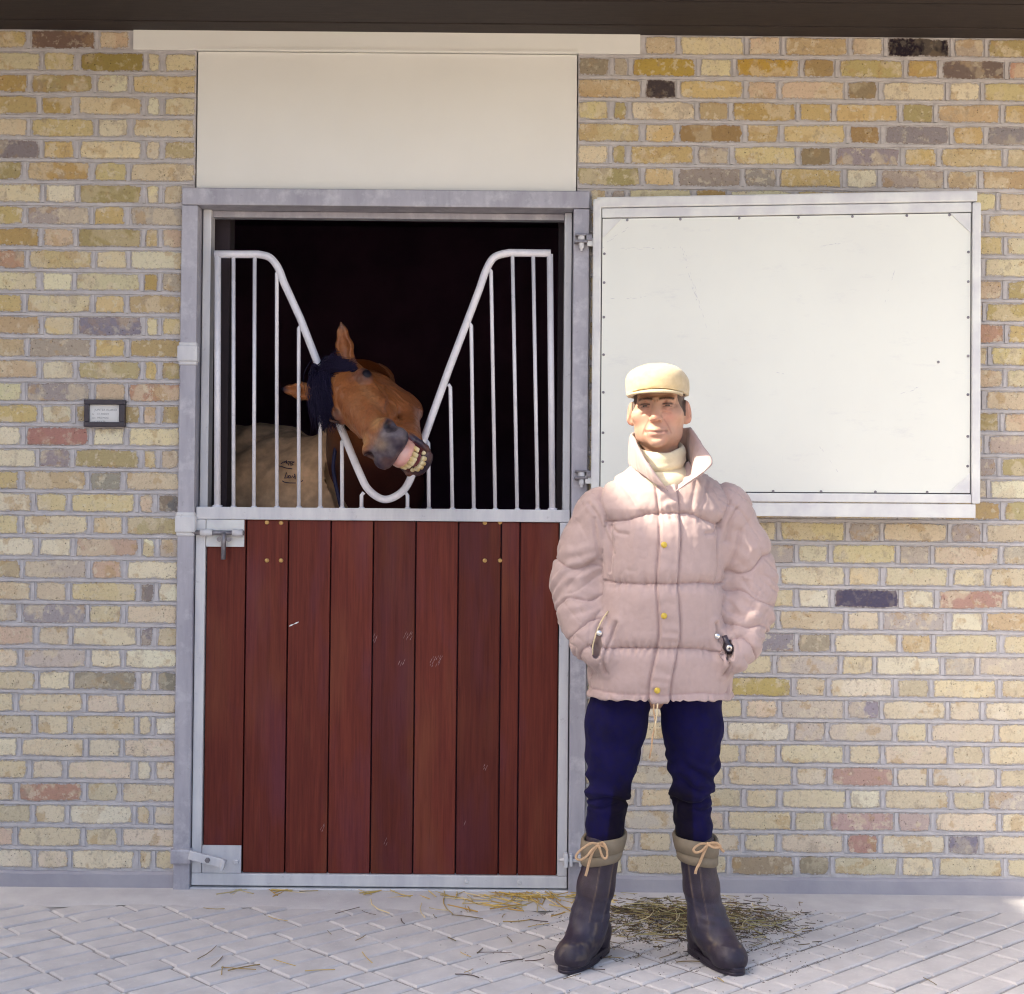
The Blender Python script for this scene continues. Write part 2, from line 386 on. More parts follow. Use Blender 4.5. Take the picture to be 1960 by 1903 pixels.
def wall(side,label):
    xs=(.2195,4.1) if side=='R' else (-4.1,-1.124)
    root=thing('brick_wall',((xs[0]+xs[1])/2,0,0),label,'wall')
    root_x=root
    V2=[];F2=[];E2=[];C2=[]
    # mortar: a recessed backing, then raised ribbon joints
    MV=[];MF=[]
    def quad(x0,x1,z0,z1,y,thick=.004,wav=0.,rr=None):
        n=max(1,int((x1-x0)/.03)) if wav else 1
        b=len(MV)
        for k in range(n+1):
            x=x0+(x1-x0)*k/n
            a=rr.uniform(-wav,wav) if wav else 0; c=rr.uniform(-wav,wav) if wav else 0
            MV.extend([(x,y+thick,z0+a),(x,y,z0+a+.001),(x,y,z1+c-.001),(x,y+thick,z1+c)])
        for k in range(n):
            o=b+4*k
            for q in range(3): MF.append((o+q,o+4+q,o+5+q,o+1+q))
        MF.append((b,b+1,b+2,b+3)); o=b+4*n; MF.append((o+3,o+2,o+1,o))
    rr=random.Random(3)
    lowx=(XR,4.1) if side=='R' else (-4.1,XL)
    quad(lowx[0],lowx[1],0.02,2.447,.0035,.10); quad(xs[0],xs[1],2.447,3.06,.0035,.10)
    beam=(-1.346,.436)
    for i in range(1,39):
        zb=Z0+G*(i-1); spans=course_bricks(side,i)
        zz0,zz1=zb+.0054,zb+G-.0054
        for a,b in spans:
            if i==38:
                if side=='R': a=max(a,beam[1]+.006)
                else: b=min(b,beam[0]-.006)
                if b-a<.02: continue
            if a>4: continue
            r=random.Random(int(a*1000)*77+i)
            V,F,E,c=brick_geo(a,b,zz0,zz1,r)
            col=r.choices(PALc,PALw)[0]
            # random tone per brick, then mixed paler towards the foot of the wall
            f=1+r.uniform(-.10,.10); col=tuple(min(.8,x*f*(1+r.uniform(-.04,.04))) for x in col)
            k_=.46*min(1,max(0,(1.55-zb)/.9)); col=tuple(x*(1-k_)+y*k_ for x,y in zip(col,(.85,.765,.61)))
            for p,cc in OVW:
                if a-.004<=p.x<=b+.004 and zz0-.006<=p.z<=zz1+.006: col=cc
            vis=-1.84<c[0]<1.84 and not(.33<a and b<1.53 and 1.40<zb<2.33)
            if vis:
                V=[(x-c[0],y,z-c[1]) for x,y,z in V]
                o=mesh_obj('brick',V,F,MB,root,False,np.tile((*col,.22 if sum(col)<.42 else (.6 if sum(col)<.95 else 1.)),(len(V),1)),local=True)
                attr_edge(o.data,E); o.location=Vector((c[0],0,c[1]))-ORI[root.name]
            else:
                n0=len(V2); V2+=V; F2+=[[n0+k for k in f] for f in F]; E2+=E; C2+=[col]*len(V)
        x0=lowx if zb<2.43 else xs
        # bed ribbon below this course, upright ribbons between bricks
        if i>1: quad(x0[0]+.001,x0[1],zb-.0055,zb+.0055,-.0022,.006,.0009,rr)
        sp=sorted(spans)
        for (a,b),(c,d) in zip(sp,sp[1:]):
            m=(b+c)/2
            if i==38 and beam[0]-.02<m<beam[1]+.02: continue
            if abs(m)<2.2: quad(m-.0052,m+.0052,zb+.0065,zb+G-.0065,-.0012+rr.uniform(-.0006,.0006),.005)
    mesh_obj('mortar',MV,MF,MMO,root)
    if V2:
        o=mesh_obj('brickwork',V2,F2,MB,root,False,np.array(C2),kind='stuff'); attr_edge(o.data,E2)
    # rendered plinth
    PV=[];PF=[];n=60
    for k in range(n+1):
        x=lowx[0]+(lowx[1]-lowx[0])*k/n; t=rr.uniform(-.0025,.0025)
        PV+=[(x,-.016,-.01),(x,-.012,Z0-.010+t),(x,-.004,Z0-.002+t),(x,.01,Z0-.001)]
    for k in range(n):
        for q in range(3): a=k*4+q; PF.append((a,a+4,a+5,a+1))
    mesh_obj('plinth',PV,PF,MPL,root)
    return root
wall('L','yellow stock brick wall left of the stable door, with the small framed name card')
wall('R','yellow stock brick wall right of the stable door, behind the open white shutter')

# panel and beam above the doorway
op=thing('overdoor_panel',(-.45,0,2.45),'smooth cream panel and beam filling the wall above the stable door','panel')
box('board',-1.1185,.2155,.004,.06,2.447,2.934,MCR,op,.002)
bm=bmesh.new(); bbox(bm,-1.346,.436,-.004,.08,2.937,3.06,.003); bm_obj('beam',bm,MCR,op)
box('drip_bead',-1.1185,.2155,-.0075,-.0042,2.9365,2.946,MCR,op,.001)

# eave
ev=thing('roof_eave',(0,0,3.005),'dark timber eave overhanging the top of the stable wall','roof')
for k in range(9):
    y1=.02-.112*k; box('soffit_board',-4.2,4.2,y1-.109,y1,3.006+.003*(k%2),3.03,MSO,ev,.002)
box('fascia',-4.2,4.2,-1.020,-.990,2.985,3.16,MSO,ev,.003)
mesh_obj('roof_slope',[(-4.2,-1.06,3.14),(4.2,-1.06,3.14),(4.2,4.4,5.2),(-4.2,4.4,5.2)],[(0,1,2,3)],MSO,ev)
# unseen block added at the left, its top edge set to shade yard and man
wg=thing('shade_wing',(-4.6,-3.2,0),'unseen block added left of the yard to cast shade','light blocker')
box('wall',-7.5,-4.15,-6.5,-1.10,0,5.22,MMO,wg,.01)
box('shade_top',-7.5,-4.1,-6.6,-1.10,5.225,5.53,MPL,wg,.02)

# stable interior
si=thing('stable_interior',(-.45,2,0),'dark inside of the loose box behind the stable door','interior',kind='structure')
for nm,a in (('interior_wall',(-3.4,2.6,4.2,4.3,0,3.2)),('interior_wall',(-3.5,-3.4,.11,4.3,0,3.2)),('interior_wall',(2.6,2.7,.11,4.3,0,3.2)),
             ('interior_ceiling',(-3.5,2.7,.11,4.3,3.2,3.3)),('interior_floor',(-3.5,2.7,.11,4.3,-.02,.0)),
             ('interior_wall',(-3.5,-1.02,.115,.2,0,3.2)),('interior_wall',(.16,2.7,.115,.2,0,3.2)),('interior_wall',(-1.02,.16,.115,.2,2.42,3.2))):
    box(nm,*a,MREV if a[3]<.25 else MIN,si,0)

# ------------------------------------------------------------------ door frame
fr=thing('door_frame',(-.45,0,0),'grey galvanised steel frame around the stable doorway','door frame')
FY0,FY1=-.030,.10
def channel(name,x0,x1,z0,z1):
    bm=bmesh.new(); bbox(bm,x0,x1,FY0,FY1,z0,z1,.004); return bm_obj(name,bm,MG,fr)
channel('jamb',-1.161,-1.104,0.004,2.384); channel('jamb',.2065,.262,.004,2.384)
channel('head_rail',-1.161,.262,2.3855,2.446)
box('stop_strip',-1.100,-1.071,.035,.10,.03,2.384,MGL,fr,.003); box('stop_strip',.1775,.2035,.035,.10,.03,2.384,MGL,fr,.003)
box('stop_strip',-1.071,.1775,.06,.10,2.362,2.384,MG,fr,.002)
box('threshold',-1.104,.2065,-.022,.10,-.01,.0135,MGL,fr,.002)
for zc,h in ((1.865,.055),(1.272,.058)):   # latch keepers wrapped round the left jamb
    bm=bmesh.new(); bbox(bm,-1.168,-1.097,-.044,-.005,zc-h/2,zc+h/2,.006)
    bbox(bm,-1.164,-1.101,-.036,-.008,zc-h/2-.012,zc-h/2+.004,.004); bbox(bm,-1.164,-1.101,-.036,-.008,zc+h/2-.004,zc+h/2+.012,.004)
    bm_obj('latch_keeper',bm,MGL,fr)
bm=bmesh.new(); bbox(bm,-1.168,-1.097,-.046,-.005,.098,.150,.007); bm_obj('latch_keeper',bm,MG,fr)
for k,zz in enumerate((2.262,1.438)):       # lug hinges of the upper leaf
    c=P(1113,460 if k==0 else 912,-.05); bm=bmesh.new()
    bbox(bm,c.x-.022,c.x+.024,-.062,-.028,c.z+.014,c.z+.022,.002); bbox(bm,c.x-.024,c.x+.022,-.062,-.028,c.z-.010,c.z-.001,.002)
    bbox(bm,c.x+.016,c.x+.036,-.066,-.050,c.z-.004,c.z+.018,.002)
    o=bm_obj('hinge',bm,MST,fr)
    bm=bmesh.new(); disc(bm,(c.x,-.05,c.z+.014),(0,0,-1),.013,.014); disc(bm,(c.x,-.05,c.z-.010),(0,0,-1),.0095,.018,8); disc(bm,(c.x,-.05,c.z-.028),(0,0,-1),.005,.010,8)
    bm_obj('pivot_nut',bm,MGL,o)
# lower-right hinge of the lower leaf
c=P(1090,1647,-.05); bm=bmesh.new()
bbox(bm,c.x-.020,c.x-.006,-.062,-.028,c.z-.024,c.z+.024,.003); bbox(bm,c.x+.0,c.x+.010,-.060,-.028,c.z-.020,c.z+.020,.003); bbox(bm,c.x+.03,c.x+.058,-.062,-.03,c.z+.002,c.z+.016,.003)
h=bm_obj('hinge',bm,MGL,fr); tube('hinge_pin',[(c.x-.034,-.046,c.z),(c.x+.052,-.046,c.z-.003)],.0062,MGL,h,10)
bm=bmesh.new(); disc(bm,(c.x+.044,-.047,c.z-.005),(0,0,-1),.011,.016,6); bm_obj('pivot_nut',bm,MGL,h)

# ------------------------------------------------------------------ lower door with grille
dr=thing('stable_door',(-.45,.0,0),'closed lower stable door of dark red boards in a galvanised frame with a barred grille on top','door')
DX0,DX1,DZ0,DZ1=-1.101,.2025,.019,1.333
DY0,DY1=-.012,.030
def rail(x0,x1,z0,z1,m=MGL,y0=DY0): return box('frame_rail',x0,x1,y0,DY1,z0,z1,m,dr,.003)
rail(DX0,DX1,1.2895,DZ1); rail(DX0,DX1,DZ0,.0605); rail(DX0,DX0+.034,.0615,1.2885); rail(DX1-.034,DX1,.0615,1.2885)
edges=[388,468,549,630.5,712,793.5,875,957,993,1070]; ex=[P(u,1300,0).x for u in edges]; ex[0]=DX0+.0355; ex[-1]=DX1-.0355
for a,b in zip(ex,ex[1:]):
    bm=bmesh.new(); g=bbox(bm,a+.0022,b-.0022,.0,.026,.0615,1.2885,.0035); bm_obj('board',bm,MW,dr)
box('board_backing',ex[0],ex[-1],.0275,.034,.0615,1.2885,MDK,dr,0)
p0=P(388,990);p1=P(468,1047)
pl=box('lock_plate',DX0+.036,p1.x,-.010,-.001,p1.z,1.2885,MPF,dr,.0015)
p2=P(384,1617);p3=P(462,1672)
kp=box('corner_plate',DX0+.036,p3.x,-.009,-.001,.0615,p2.z,MGL,dr,.0015)
bm=bmesh.new()
for u,v in ((511,1000),(538,1001),(511,1073),(538,1073),(928,1001),(957,1000),(928,1073),(957,1073)):
    q=P(u,v,0); b2=bmesh.new(); disc(b2,(q.x,.0005,q.z),(0,-1,0),.0078,.0045,12,1); bm_obj('screw',b2,MBR,dr)
for u,v in ((1140,2150),(1268,2152)):
    q=P(u*.784,v*.784+0,0); b2=bmesh.new(); disc(b2,(q.x,DY0,q.z),(0,-1,0),.008,.005,12,1); bm_obj('rivet',b2,MGL,dr)
bm.free()
# sliding bolt
bz=P(420,1020,-.03).z; xa=P(368,1020,-.03).x; xb=P(468,1020,-.03).x
bo=tube('bolt',[(xa,-.028,bz),(xb-.002,-.028,bz)],.0085,MST,dr,12)
tube('bolt_sleeve',[(DX0+.02,-.028,bz),(DX0+.062,-.028,bz)],.0125,MGL,bo,12); tube('bolt_sleeve',[(xb-.042,-.028,bz),(xb-.006,-.028,bz)],.0125,MGL,bo,12)
hx=P(429,1040,-.03).x; q=P(429,1071,-.03)
tube('bolt_handle',[(hx,-.034,bz),(hx,-.040,bz-.02),(hx,-.041,q.z)],.0085,MST,bo,10)
bm=bmesh.new(); disc(bm,(hx-.016,-.03,bz-.022),(0,-1,0),.009,.006); disc(bm,(hx+.016,-.03,bz-.022),(0,-1,0),.009,.006); bm_obj('bolt_lug',bm,MST,bo)
# kick latch at the foot
a=P(362,1636,-.05); b=P(432,1654,-.05); d=(b-a).normalized(); nz=Vector((-d.z,0,d.x)); bm=bmesh.new()
L=(b-a).length; Mx=Matrix.Translation((a+b)/2)@Matrix(((d.x,0,nz.x,0),(0,1,0,0),(d.z,0,nz.z,0),(0,0,0,1)))
bbox(bm,-L/2,L/2,-.008,.006,-.0155,.0155,.003,Mx); bbox(bm,L/2-.012,L/2,-.03,-.008,-.0185,.0185,.003,Mx)
kl=bm_obj('kick_latch',bm,MGL,dr); bm=bmesh.new(); c=a.lerp(b,.52); disc(bm,(c.x,-.057,c.z),(0,-1,0),.0095,.007,6); bm_obj('latch_nut',bm,MST,kl)
bm=bmesh.new(); q=P(453,1648); bbox(bm,q.x-.009,q.x+.009,-.018,-.008,q.z-.006,q.z+.006,.002); bm_obj('latch_stop',bm,MGL,kl)
# grille: bent tube and bars standing on the top rail
gy=.012
def g(u,v): return P(u,v,gy)
half=[g(411,487),g(450,487),g(495,487)]+spline([g(495,487),g(516,493),g(532,512),g(543,540)],6)[1:]
left=half+[g(608,688),g(655,825),g(690,908)]
bend=spline([g(655,825),g(688,905),g(706,938),g(735,956),g(765,945),g(785,918),g(806,855)],7)
right=spline([g(918,553),g(931,516),g(947,492),g(975,484)],6)+[g(1010,484.5),g(1054,485)]
path=half+[g(575,610),g(608,695)]+bend+[g(860,705)]+right
path[0]=g(411,487)
gr=tube('grille',path,.0135,MGT,dr,14)
bars=[(417,489,.0115),(447,492,.0068),(487.5,492,.0068),(530,520,.0068),(572,625,.0068),(613,735,.0068),(654.5,842,.0068),(692,945,.0068),(780,945,.0068),(820,845,.0068),(862,738,.0068),(902,620,.0068),(940,516,.0068),(981,490,.0068),(1020.5,490,.0068),(1052.5,487,.0115)]
lo=[416,447,486,530,572,613,655,692,780,821,866,907,948,990,1029,1057]
zt=1.3335
for (u,v,r),ul in zip(bars,lo):
    a=g(u,v); b=g(ul,968); b=Vector((b.x,gy,zt-.002))
    top=[a]
    if 500<u<960 and v not in(492,):
        s=-1 if u<735 else 1     # bars meet the sloping tube with a small bent welded end
        side=Vector((-.008*(-1 if u>735 else 1)*-1,0,.0))
        top=[a+Vector((.006 if u<735 else -.006,0,.004)),a+Vector((0,0,-.006))]
        top[0].x=a.x+(.008 if u<735 else -.008)
    tube('bar',[b,*reversed(top)] if len(top)>1 else [b,a],r,MGT,gr,10)
    bm=bmesh.new(); bmesh.ops.create_icosphere(bm,subdivisions=1,radius=r*1.75); bmesh.ops.scale(bm,vec=(1,1,.55),verts=bm.verts); bmesh.ops.translate(bm,verts=bm.verts,vec=b+Vector((0,0,.002)))
    bm_obj('weld',bm,MGT,gr,True)

# ------------------------------------------------------------------ upper door, folded back against the wall
ud=thing('upper_door',(.275,-.05,1.3),'white sheet upper stable door swung open flat against the right brick wall','door')
ang=math.atan2(.150,1.292)
UM=Matrix.Translation((.2735,-.050,0))@Matrix.Rotation(-ang,4,'Z')
W=1.302; zt,zb=2.416,1.366
def ubox(name,x0,x1,y0,y1,z0,z1,m,bev=.002):
    bm=bmesh.new(); bbox(bm,x0,x1,y0,y1,z0,z1,bev,UM); return bm_obj(name,bm,m,ud)
# corner-rounded outer frame made of four members, each with an inner step
fw_=.037
ubox('frame_rail',.012,W-.012,-.020,.012,zt-fw_,zt,MPF,.006); ubox('frame_rail',.030,W-.030,-.020,.012,zb,zb+.030,MPF,.004)
ubox('frame_rail',0,.029,-.022,.012,zb,zt-.006,MPF,.007); ubox('frame_rail',W-.029,W,-.022,.012,zb-.002,zt-.040,MPF,.007)
ubox('bottom_lip',.02,W-.014,-.014,.012,1.3165,1.3635,MPF,.003)
sh=ubox('sheet',.0325,W-.0325,-.0095,.004,zb+.0335,zt-fw_-.0375,MPA,.001)
ubox('sheet_backing',.02,W-.02,.001,.006,zb+.01,zt-.02,MDK,0)
ubox('inner_rail',.0315,W-.0315,-.0165,.0,zt-fw_-.0345,zt-fw_-.0025,MPF,.0015)
for sx,sz in ((0,1),(1,1),(1,0)):
    bm=bmesh.new(); L=.066
    x0=.0335 if sx==0 else W-.0335; zz=(zt-fw_-.0385) if sz else zb+.0345
    dx=L if sx==0 else -L; dz=-L if sz else L
    a=[bm.verts.new(UM@Vector(p)) for p in ((x0,-.0150,zz),(x0+dx,-.0150,zz),(x0,-.0150,zz+dz))]
    b=[bm.verts.new(UM@Vector(p)) for p in ((x0,-.0092,zz),(x0+dx,-.0092,zz),(x0,-.0092,zz+dz))]
    bm.faces.new(a); bm.faces.new(b)
    for k in range(3): bm.faces.new((a[k],a[(k+1)%3],b[(k+1)%3],b[k]))
    bm_obj('gusset',bm,MPF,ud)
def urivet(x,z):
    bm=bmesh.new(); disc(bm,UM@Vector((x,-.0097,z)),(UM.to_3x3()@Vector((0,-1,0))),.0048,.003,8,1); bm_obj('rivet',bm,MST,ud)
for x in (.118,.30,.50,.70,.88,1.06,1.20): urivet(x,zt-fw_-.043)
for z in (2.22,2.12,2.0,1.87,1.74,1.6,1.5): urivet(.04,z); urivet(W-.04,z-.01)
for x in (.62,.78,.96,1.13,1.26): urivet(x,zb+.036)
urivet(1.165,1.84)
def dashes(name,lines,mp,mat,parent,seed,w=(.0006,.0016),L=(.004,.022),gap=.55):
    R=random.Random(seed); V=[];F=[]
    for (x0,z0),(x1,z1) in lines:
        n=math.hypot(x1-x0,z1-z0); t=0; dx,dz=(x1-x0)/n,(z1-z0)/n
        while t<n:
            l=R.uniform(*L)
            if R.random()<gap:
                hw=R.uniform(*w)/2; o=R.gauss(0,.0018); b=len(V)
                for tt,s_ in ((t,-.3),(t+l*.5,-1),(t+l,-.2),(t+l,.2),(t+l*.5,1),(t,.3)):
                    px_,pz_=x0+dx*tt-dz*(o+s_*hw),z0+dz*tt+dx*(o+s_*hw); V.append(tuple(mp(px_,pz_)))
                F.append(list(range(b,b+6)))
            t+=l
    return mesh_obj(name,V,F,mat,parent,kind='stuff')
MSC=simple('grey_scuff',(.46,.47,.52),(.58,.58,.62),40,.6,0,0)
MCH=simple('chalky_scuff',(.34,.22,.22),(.22,.11,.11),60,.7,0,0)
UI=UM.inverted()
def up_(u,v):
    q=P(u,v,-.12); 
    for _ in range(4): q=P(u,v,(UM@Vector(((UI@q).x,-.0095,0))).y)
    q=UI@q; return (q.x,q.z)
sl_=[((1302,472),(1330,560)),((1306,474),(1336,566)),((1318,520),(1362,655)),((1330,560),(1352,618)),((1152,476),(1290,474)),((1150,571),(1292,569)),((1645,669),(1682,668)),((1160,462),(1200,440)),((1690,590),(1712,520)),((1440,700),(1500,716)),((1575,470),(1640,462)),((1710,760),(1760,742)),((1560,840),(1600,900))]
dashes('scuff_marks',[(up_(*a),up_(*b)) for a,b in sl_],lambda x,z: UM@Vector((x,-.0099,z)),MSC,ud,4)
pp=lambda u,v:(P(u,v,0).x,P(u,v,0).z)
dl=[]
for (u,v),n_,h_ in (((772,1216),4,13),((822,1266),5,16),((712,1224),2,8),((762,1270),3,7),((613,1585),2,10),((735,1612),2,9),((880,1578),2,6),((925,1470),2,6)):
    for k in range(n_): dl.append((pp(u+k*4.2,v+(k%2)*3+h_*.5),pp(u+k*4.2+h_*.45,v-h_*.5+(k%2)*2)))
dashes('chalk_scuffs',dl,lambda x,z: Vector((x,-.0004,z)),MCH,dr,9,(.0012,.0028),(.008,.02),.9)
dashes('pale_chip',[(pp(553,1199),pp(564,1194))],lambda x,z: Vector((x,-.0005,z)),MCD,dr,9,(.005,.006),(.018,.02),1.)
# strap lugs to the hinges
for zz in (2.262,1.438):
    bm=bmesh.new(); bbox(bm,-.02,.006,-.012,.004,zz-.014,zz+.014,.002,UM); bm_obj('hinge_strap',bm,MPF,ud)

# ------------------------------------------------------------------ name card
sg=thing('name_card',(-1.426,-.012,1.656),'small black framed white card with typed lines on the brick wall left of the door','sign')
a=P(162,765,-.015); b=P(240,818,-.015); x0,x1,z1,z0=a.x,b.x,a.z,b.z
box('backing',x0+.003,x1-.003,-.008,-.0035,z0+.003,z1-.003,MDP,sg,.001)
box('frame_side',x0,x1,-.026,-.004,z1-.0165,z1,MDP,sg,.002); box('frame_side',x0,x1,-.026,-.004,z0,z0+.0175,MDP,sg,.002)
box('frame_side',x0+.001,x0+.017,-.024,-.004,z0+.018,z1-.017,MDP,sg,.002); box('frame_side',x1-.021,x1-.001,-.024,-.004,z0+.018,z1-.017,MDP,sg,.002)
cd=box('card',x0+.0172,x1-.0212,-.0105,-.0085,z0+.018,z1-.017,MCD,sg,0)
def text(s,x,z,h,parent,m=MINK,y=-.0111,sp=1.,font=None):
    c=bpy.data.curves.new('lettering','FONT'); c.body=s; c.size=h; c.space_character=sp; c.resolution_u=2
    t=bpy.data.objects.new('lettering',c); me=bpy.data.meshes.new_from_object(t); bpy.data.objects.remove(t); bpy.data.curves.remove(c)
    v=[(x+q.co.x,y,z+q.co.y) for q in me.vertices]; f=[list(p.vertices) for p in me.polygons]; bpy.data.meshes.remove(me)
    return mesh_obj('lettering',v,f,m,parent)
cw=x1-x0; tx=x0+.026
text('JUPITER ISLAND',x0+.034,z1-.0385,.0105,cd,sp=1.05)
for k,(l,s) in enumerate((('by','ST. PADDY'),('dam','MRS MOSS'),('colt','JULY 79'))):
    zz=z1-.052-.0135*k; text(l,tx,zz,.007,cd); text(s,x0+.044,zz,.0085,cd)
#@@ORGANIC@@
# ------------------------------------------------------------------ implicit surfaces for the living things and their clothes
class Field:
    def __init__(s,lo,hi,h):
        s.h=h; s.lo=np.array(lo,np.float32); s.n=(np.ceil((np.array(hi)-lo)/h).astype(int)+1)
        s.ax=[(s.lo[i]+h*np.arange(s.n[i])).astype(np.float32) for i in range(3)]
        s.d=np.full(s.n,.5,np.float32)
    def sub(s,lo,hi):
        sl=[]
        for i in range(3):
            a=int(np.clip(math.floor((lo[i]-s.lo[i])/s.h),0,s.n[i])); b=int(np.clip(math.ceil((hi[i]-s.lo[i])/s.h)+1,0,s.n[i])); sl.append(slice(a,b))
        X=s.ax[0][sl[0]][:,None,None];Y=s.ax[1][sl[1]][None,:,None];Z=s.ax[2][sl[2]][None,None,:]
        return tuple(sl),X,Y,Z
    def put(s,fn,lo,hi,k,cut=False,pad=.03):
        m=k+pad; sl,X,Y,Z=s.sub(np.array(lo)-m,np.array(hi)+m)
        if any(x.stop<=x.start for x in sl): return
        q=fn(X,Y,Z).astype(np.float32); a=s.d[sl]
        if cut: q=-q; hh=np.clip(.5-.5*(a-q)/k,0,1) if k>0 else (q>a)*1.; s.d[sl]=a*(1-hh)+q*hh+k*hh*(1-hh)
        else: hh=np.clip(.5+.5*(a-q)/k,0,1); s.d[sl]=a*(1-hh)+q*hh-k*hh*(1-hh)
    def ell(s,c,r,k=.02,cut=False,R=None):
        c=np.array(c,float); r=np.array(r,float)
        def fn(X,Y,Z):
            x,y,z=X-c[0],Y-c[1],Z-c[2]
            if R is not None: x,y,z=[R[j][0]*x+R[j][1]*y+R[j][2]*z for j in range(3)]
            k0=np.sqrt((x/r[0])**2+(y/r[1])**2+(z/r[2])**2); k1=np.sqrt((x/r[0]**2)**2+(y/r[1]**2)**2+(z/r[2]**2)**2)+1e-9
            return k0*(k0-1)/k1
        m=max(r) if R is not None else r
        s.put(fn,c-m,c+m,k,cut)
    def cone(s,a,b,ra,rb,k=.02,cut=False,sq=(1,1,1)):
        a=np.array(a,float);b=np.array(b,float);ba=b-a;L2=ba@ba; sq=np.array(sq,float)
        def fn(X,Y,Z):
            x,y,z=X-a[0],Y-a[1],Z-a[2]
            t=np.clip((x*ba[0]+y*ba[1]+z*ba[2])/L2,0,1)
            return np.sqrt(((x-ba[0]*t)/sq[0])**2+((y-ba[1]*t)/sq[1])**2+((z-ba[2]*t)/sq[2])**2)-(ra+(rb-ra)*t)
        m=max(ra,rb)*max(1,sq.max()); s.put(fn,np.minimum(a,b)-m,np.maximum(a,b)+m,k,cut)
    def chain(s,pts,k=.02,sq=(1,1,1)):
        for (a,ra),(b,rb) in zip(pts,pts[1:]): s.cone(a,b,ra,rb,k,False,sq)
    def mesh(s):
        d=s.d; sg=d<0; nx,ny,nz=[n-1 for n in s.n]
        cnt=np.zeros((nx,ny,nz),np.int8)
        for i in (0,1):
            for j in (0,1):
                for k in (0,1): cnt+=sg[i:nx+i,j:ny+j,k:nz+k]
        act=(cnt>0)&(cnt<8); I=np.argwhere(act); idx=np.full((nx,ny,nz),-1,np.int32); idx[act]=np.arange(len(I))
        acc=np.zeros((len(I),3),np.float32); num=np.zeros((len(I),1),np.float32)
        cor=[(i,j,k) for i in (0,1) for j in (0,1) for k in (0,1)]
        val={c:d[I[:,0]+c[0],I[:,1]+c[1],I[:,2]+c[2]] for c in cor}
        for a in cor:
            for ax in range(3):
                if a[ax]: continue
                b=list(a); b[ax]=1; b=tuple(b); va,vb=val[a],val[b]; m=(va<0)!=(vb<0)
                t=np.where(m,va/np.where(m,va-vb,1),0)
                p=np.tile(np.array(a,np.float32),(len(I),1)); p[:,ax]=t
                acc+=p*m[:,None]; num+=m[:,None]
        V=(I+acc/num)*s.h+s.lo
        Q=[]
        for ax in range(3):
            o=[1 if q==ax else 0 for q in range(3)]
            A=sg[:s.n[0]-o[0],:s.n[1]-o[1],:s.n[2]-o[2]]; B=sg[o[0]:,o[1]:,o[2]:]
            e=np.argwhere(A!=B); u,v=[q for q in range(3) if q!=ax]
            ok=(e[:,u]>0)&(e[:,v]>0)&(e[:,u]<s.n[u]-1)&(e[:,v]<s.n[v]-1); e=e[ok]
            flip=A[e[:,0],e[:,1],e[:,2]]
            def c(du,dv):
                f=e.copy(); f[:,u]-=du; f[:,v]-=dv; return idx[f[:,0],f[:,1],f[:,2]]
            q=np.stack([c(0,0),c(1,0),c(1,1),c(0,1)],1)
            if ax==1: flip=~flip
            q[~flip]=q[~flip][:,::-1]; Q.append(q)
        return V,np.concatenate(Q)
    def sample(s,p):
        i=(np.asarray(p)-s.lo)/s.h; i=np.clip(i,0,s.n-2); j=i.astype(int); f=i-j; r=0
        for a in (0,1):
            for b in (0,1):
                for c in (0,1):
                    wt=(f[...,0] if a else 1-f[...,0])*(f[...,1] if b else 1-f[...,1])*(f[...,2] if c else 1-f[...,2])
                    r=r+wt*s.d[j[...,0]+a,j[...,1]+b,j[...,2]+c]
        return r
def vnormals(V,Q):
    n=np.cross(V[Q[:,2]]-V[Q[:,0]],V[Q[:,3]]-V[Q[:,1]]); N=np.zeros_like(V)
    for k in range(4): np.add.at(N,Q[:,k],n)
    return N/(np.linalg.norm(N,axis=1,keepdims=True)+1e-12)
def vnoise(p,seed=0):
    p=np.asarray(p,np.float64); i=np.floor(p).astype(np.int64); f=p-i; f=f*f*(3-2*f); r=0
    for a in (0,1):
        for b in (0,1):
            for c in (0,1):
                h=((i[:,0]+a)*374761393+(i[:,1]+b)*668265263+(i[:,2]+c)*2147483647+seed*974711)&0xffffffff
                h=((h^(h>>13))*1274126177)&0xffffffff; h=((h^(h>>16))&0xffff)/65535.
                r=r+h*(f[:,0] if a else 1-f[:,0])*(f[:,1] if b else 1-f[:,1])*(f[:,2] if c else 1-f[:,2])
    return r*2-1
def fbm(p,o=3,seed=0):
    r=0;a=1.;q=np.asarray(p,float)
    for k in range(o): r=r+a*vnoise(q,seed+k); q=q*2.03; a*=.5
    return r
def sst(a,b,x): t=np.clip((x-a)/(b-a),0,1); return t*t*(3-2*t)
def lerpc(c,col,m): return c*(1-m[:,None])+np.array(col)*m[:,None]
def xfm(V,M): A=np.array(M); return V@A[:3,:3].T+A[:3,3]
def loft(rings,close_top=False,close_bot=False):
    V=[];F=[];n=len(rings[0])
    for r in rings: V+=[tuple(p) for p in r]
    for i in range(len(rings)-1):
        for k in range(n): F.append((i*n+k,i*n+(k+1)%n,(i+1)*n+(k+1)%n,(i+1)*n+k))
    if close_bot: F.append(tuple(range(n-1,-1,-1)))
    if close_top: F.append(tuple(range((len(rings)-1)*n,len(rings)*n)))
    return V,F
def segdist(px,pz,a,b):
    ax,az=a;bx,bz=b;dx,dz=bx-ax,bz-az; t=np.clip(((px-ax)*dx+(pz-az)*dz)/(dx*dx+dz*dz),0,1)
    return np.hypot(px-ax-dx*t,pz-az-dz*t),t
def polydist(px,pz,pts):
    r=None
    for a,b in zip(pts,pts[1:]):
        d,_=segdist(px,pz,a,b); r=d if r is None else np.minimum(r,d)
    return r

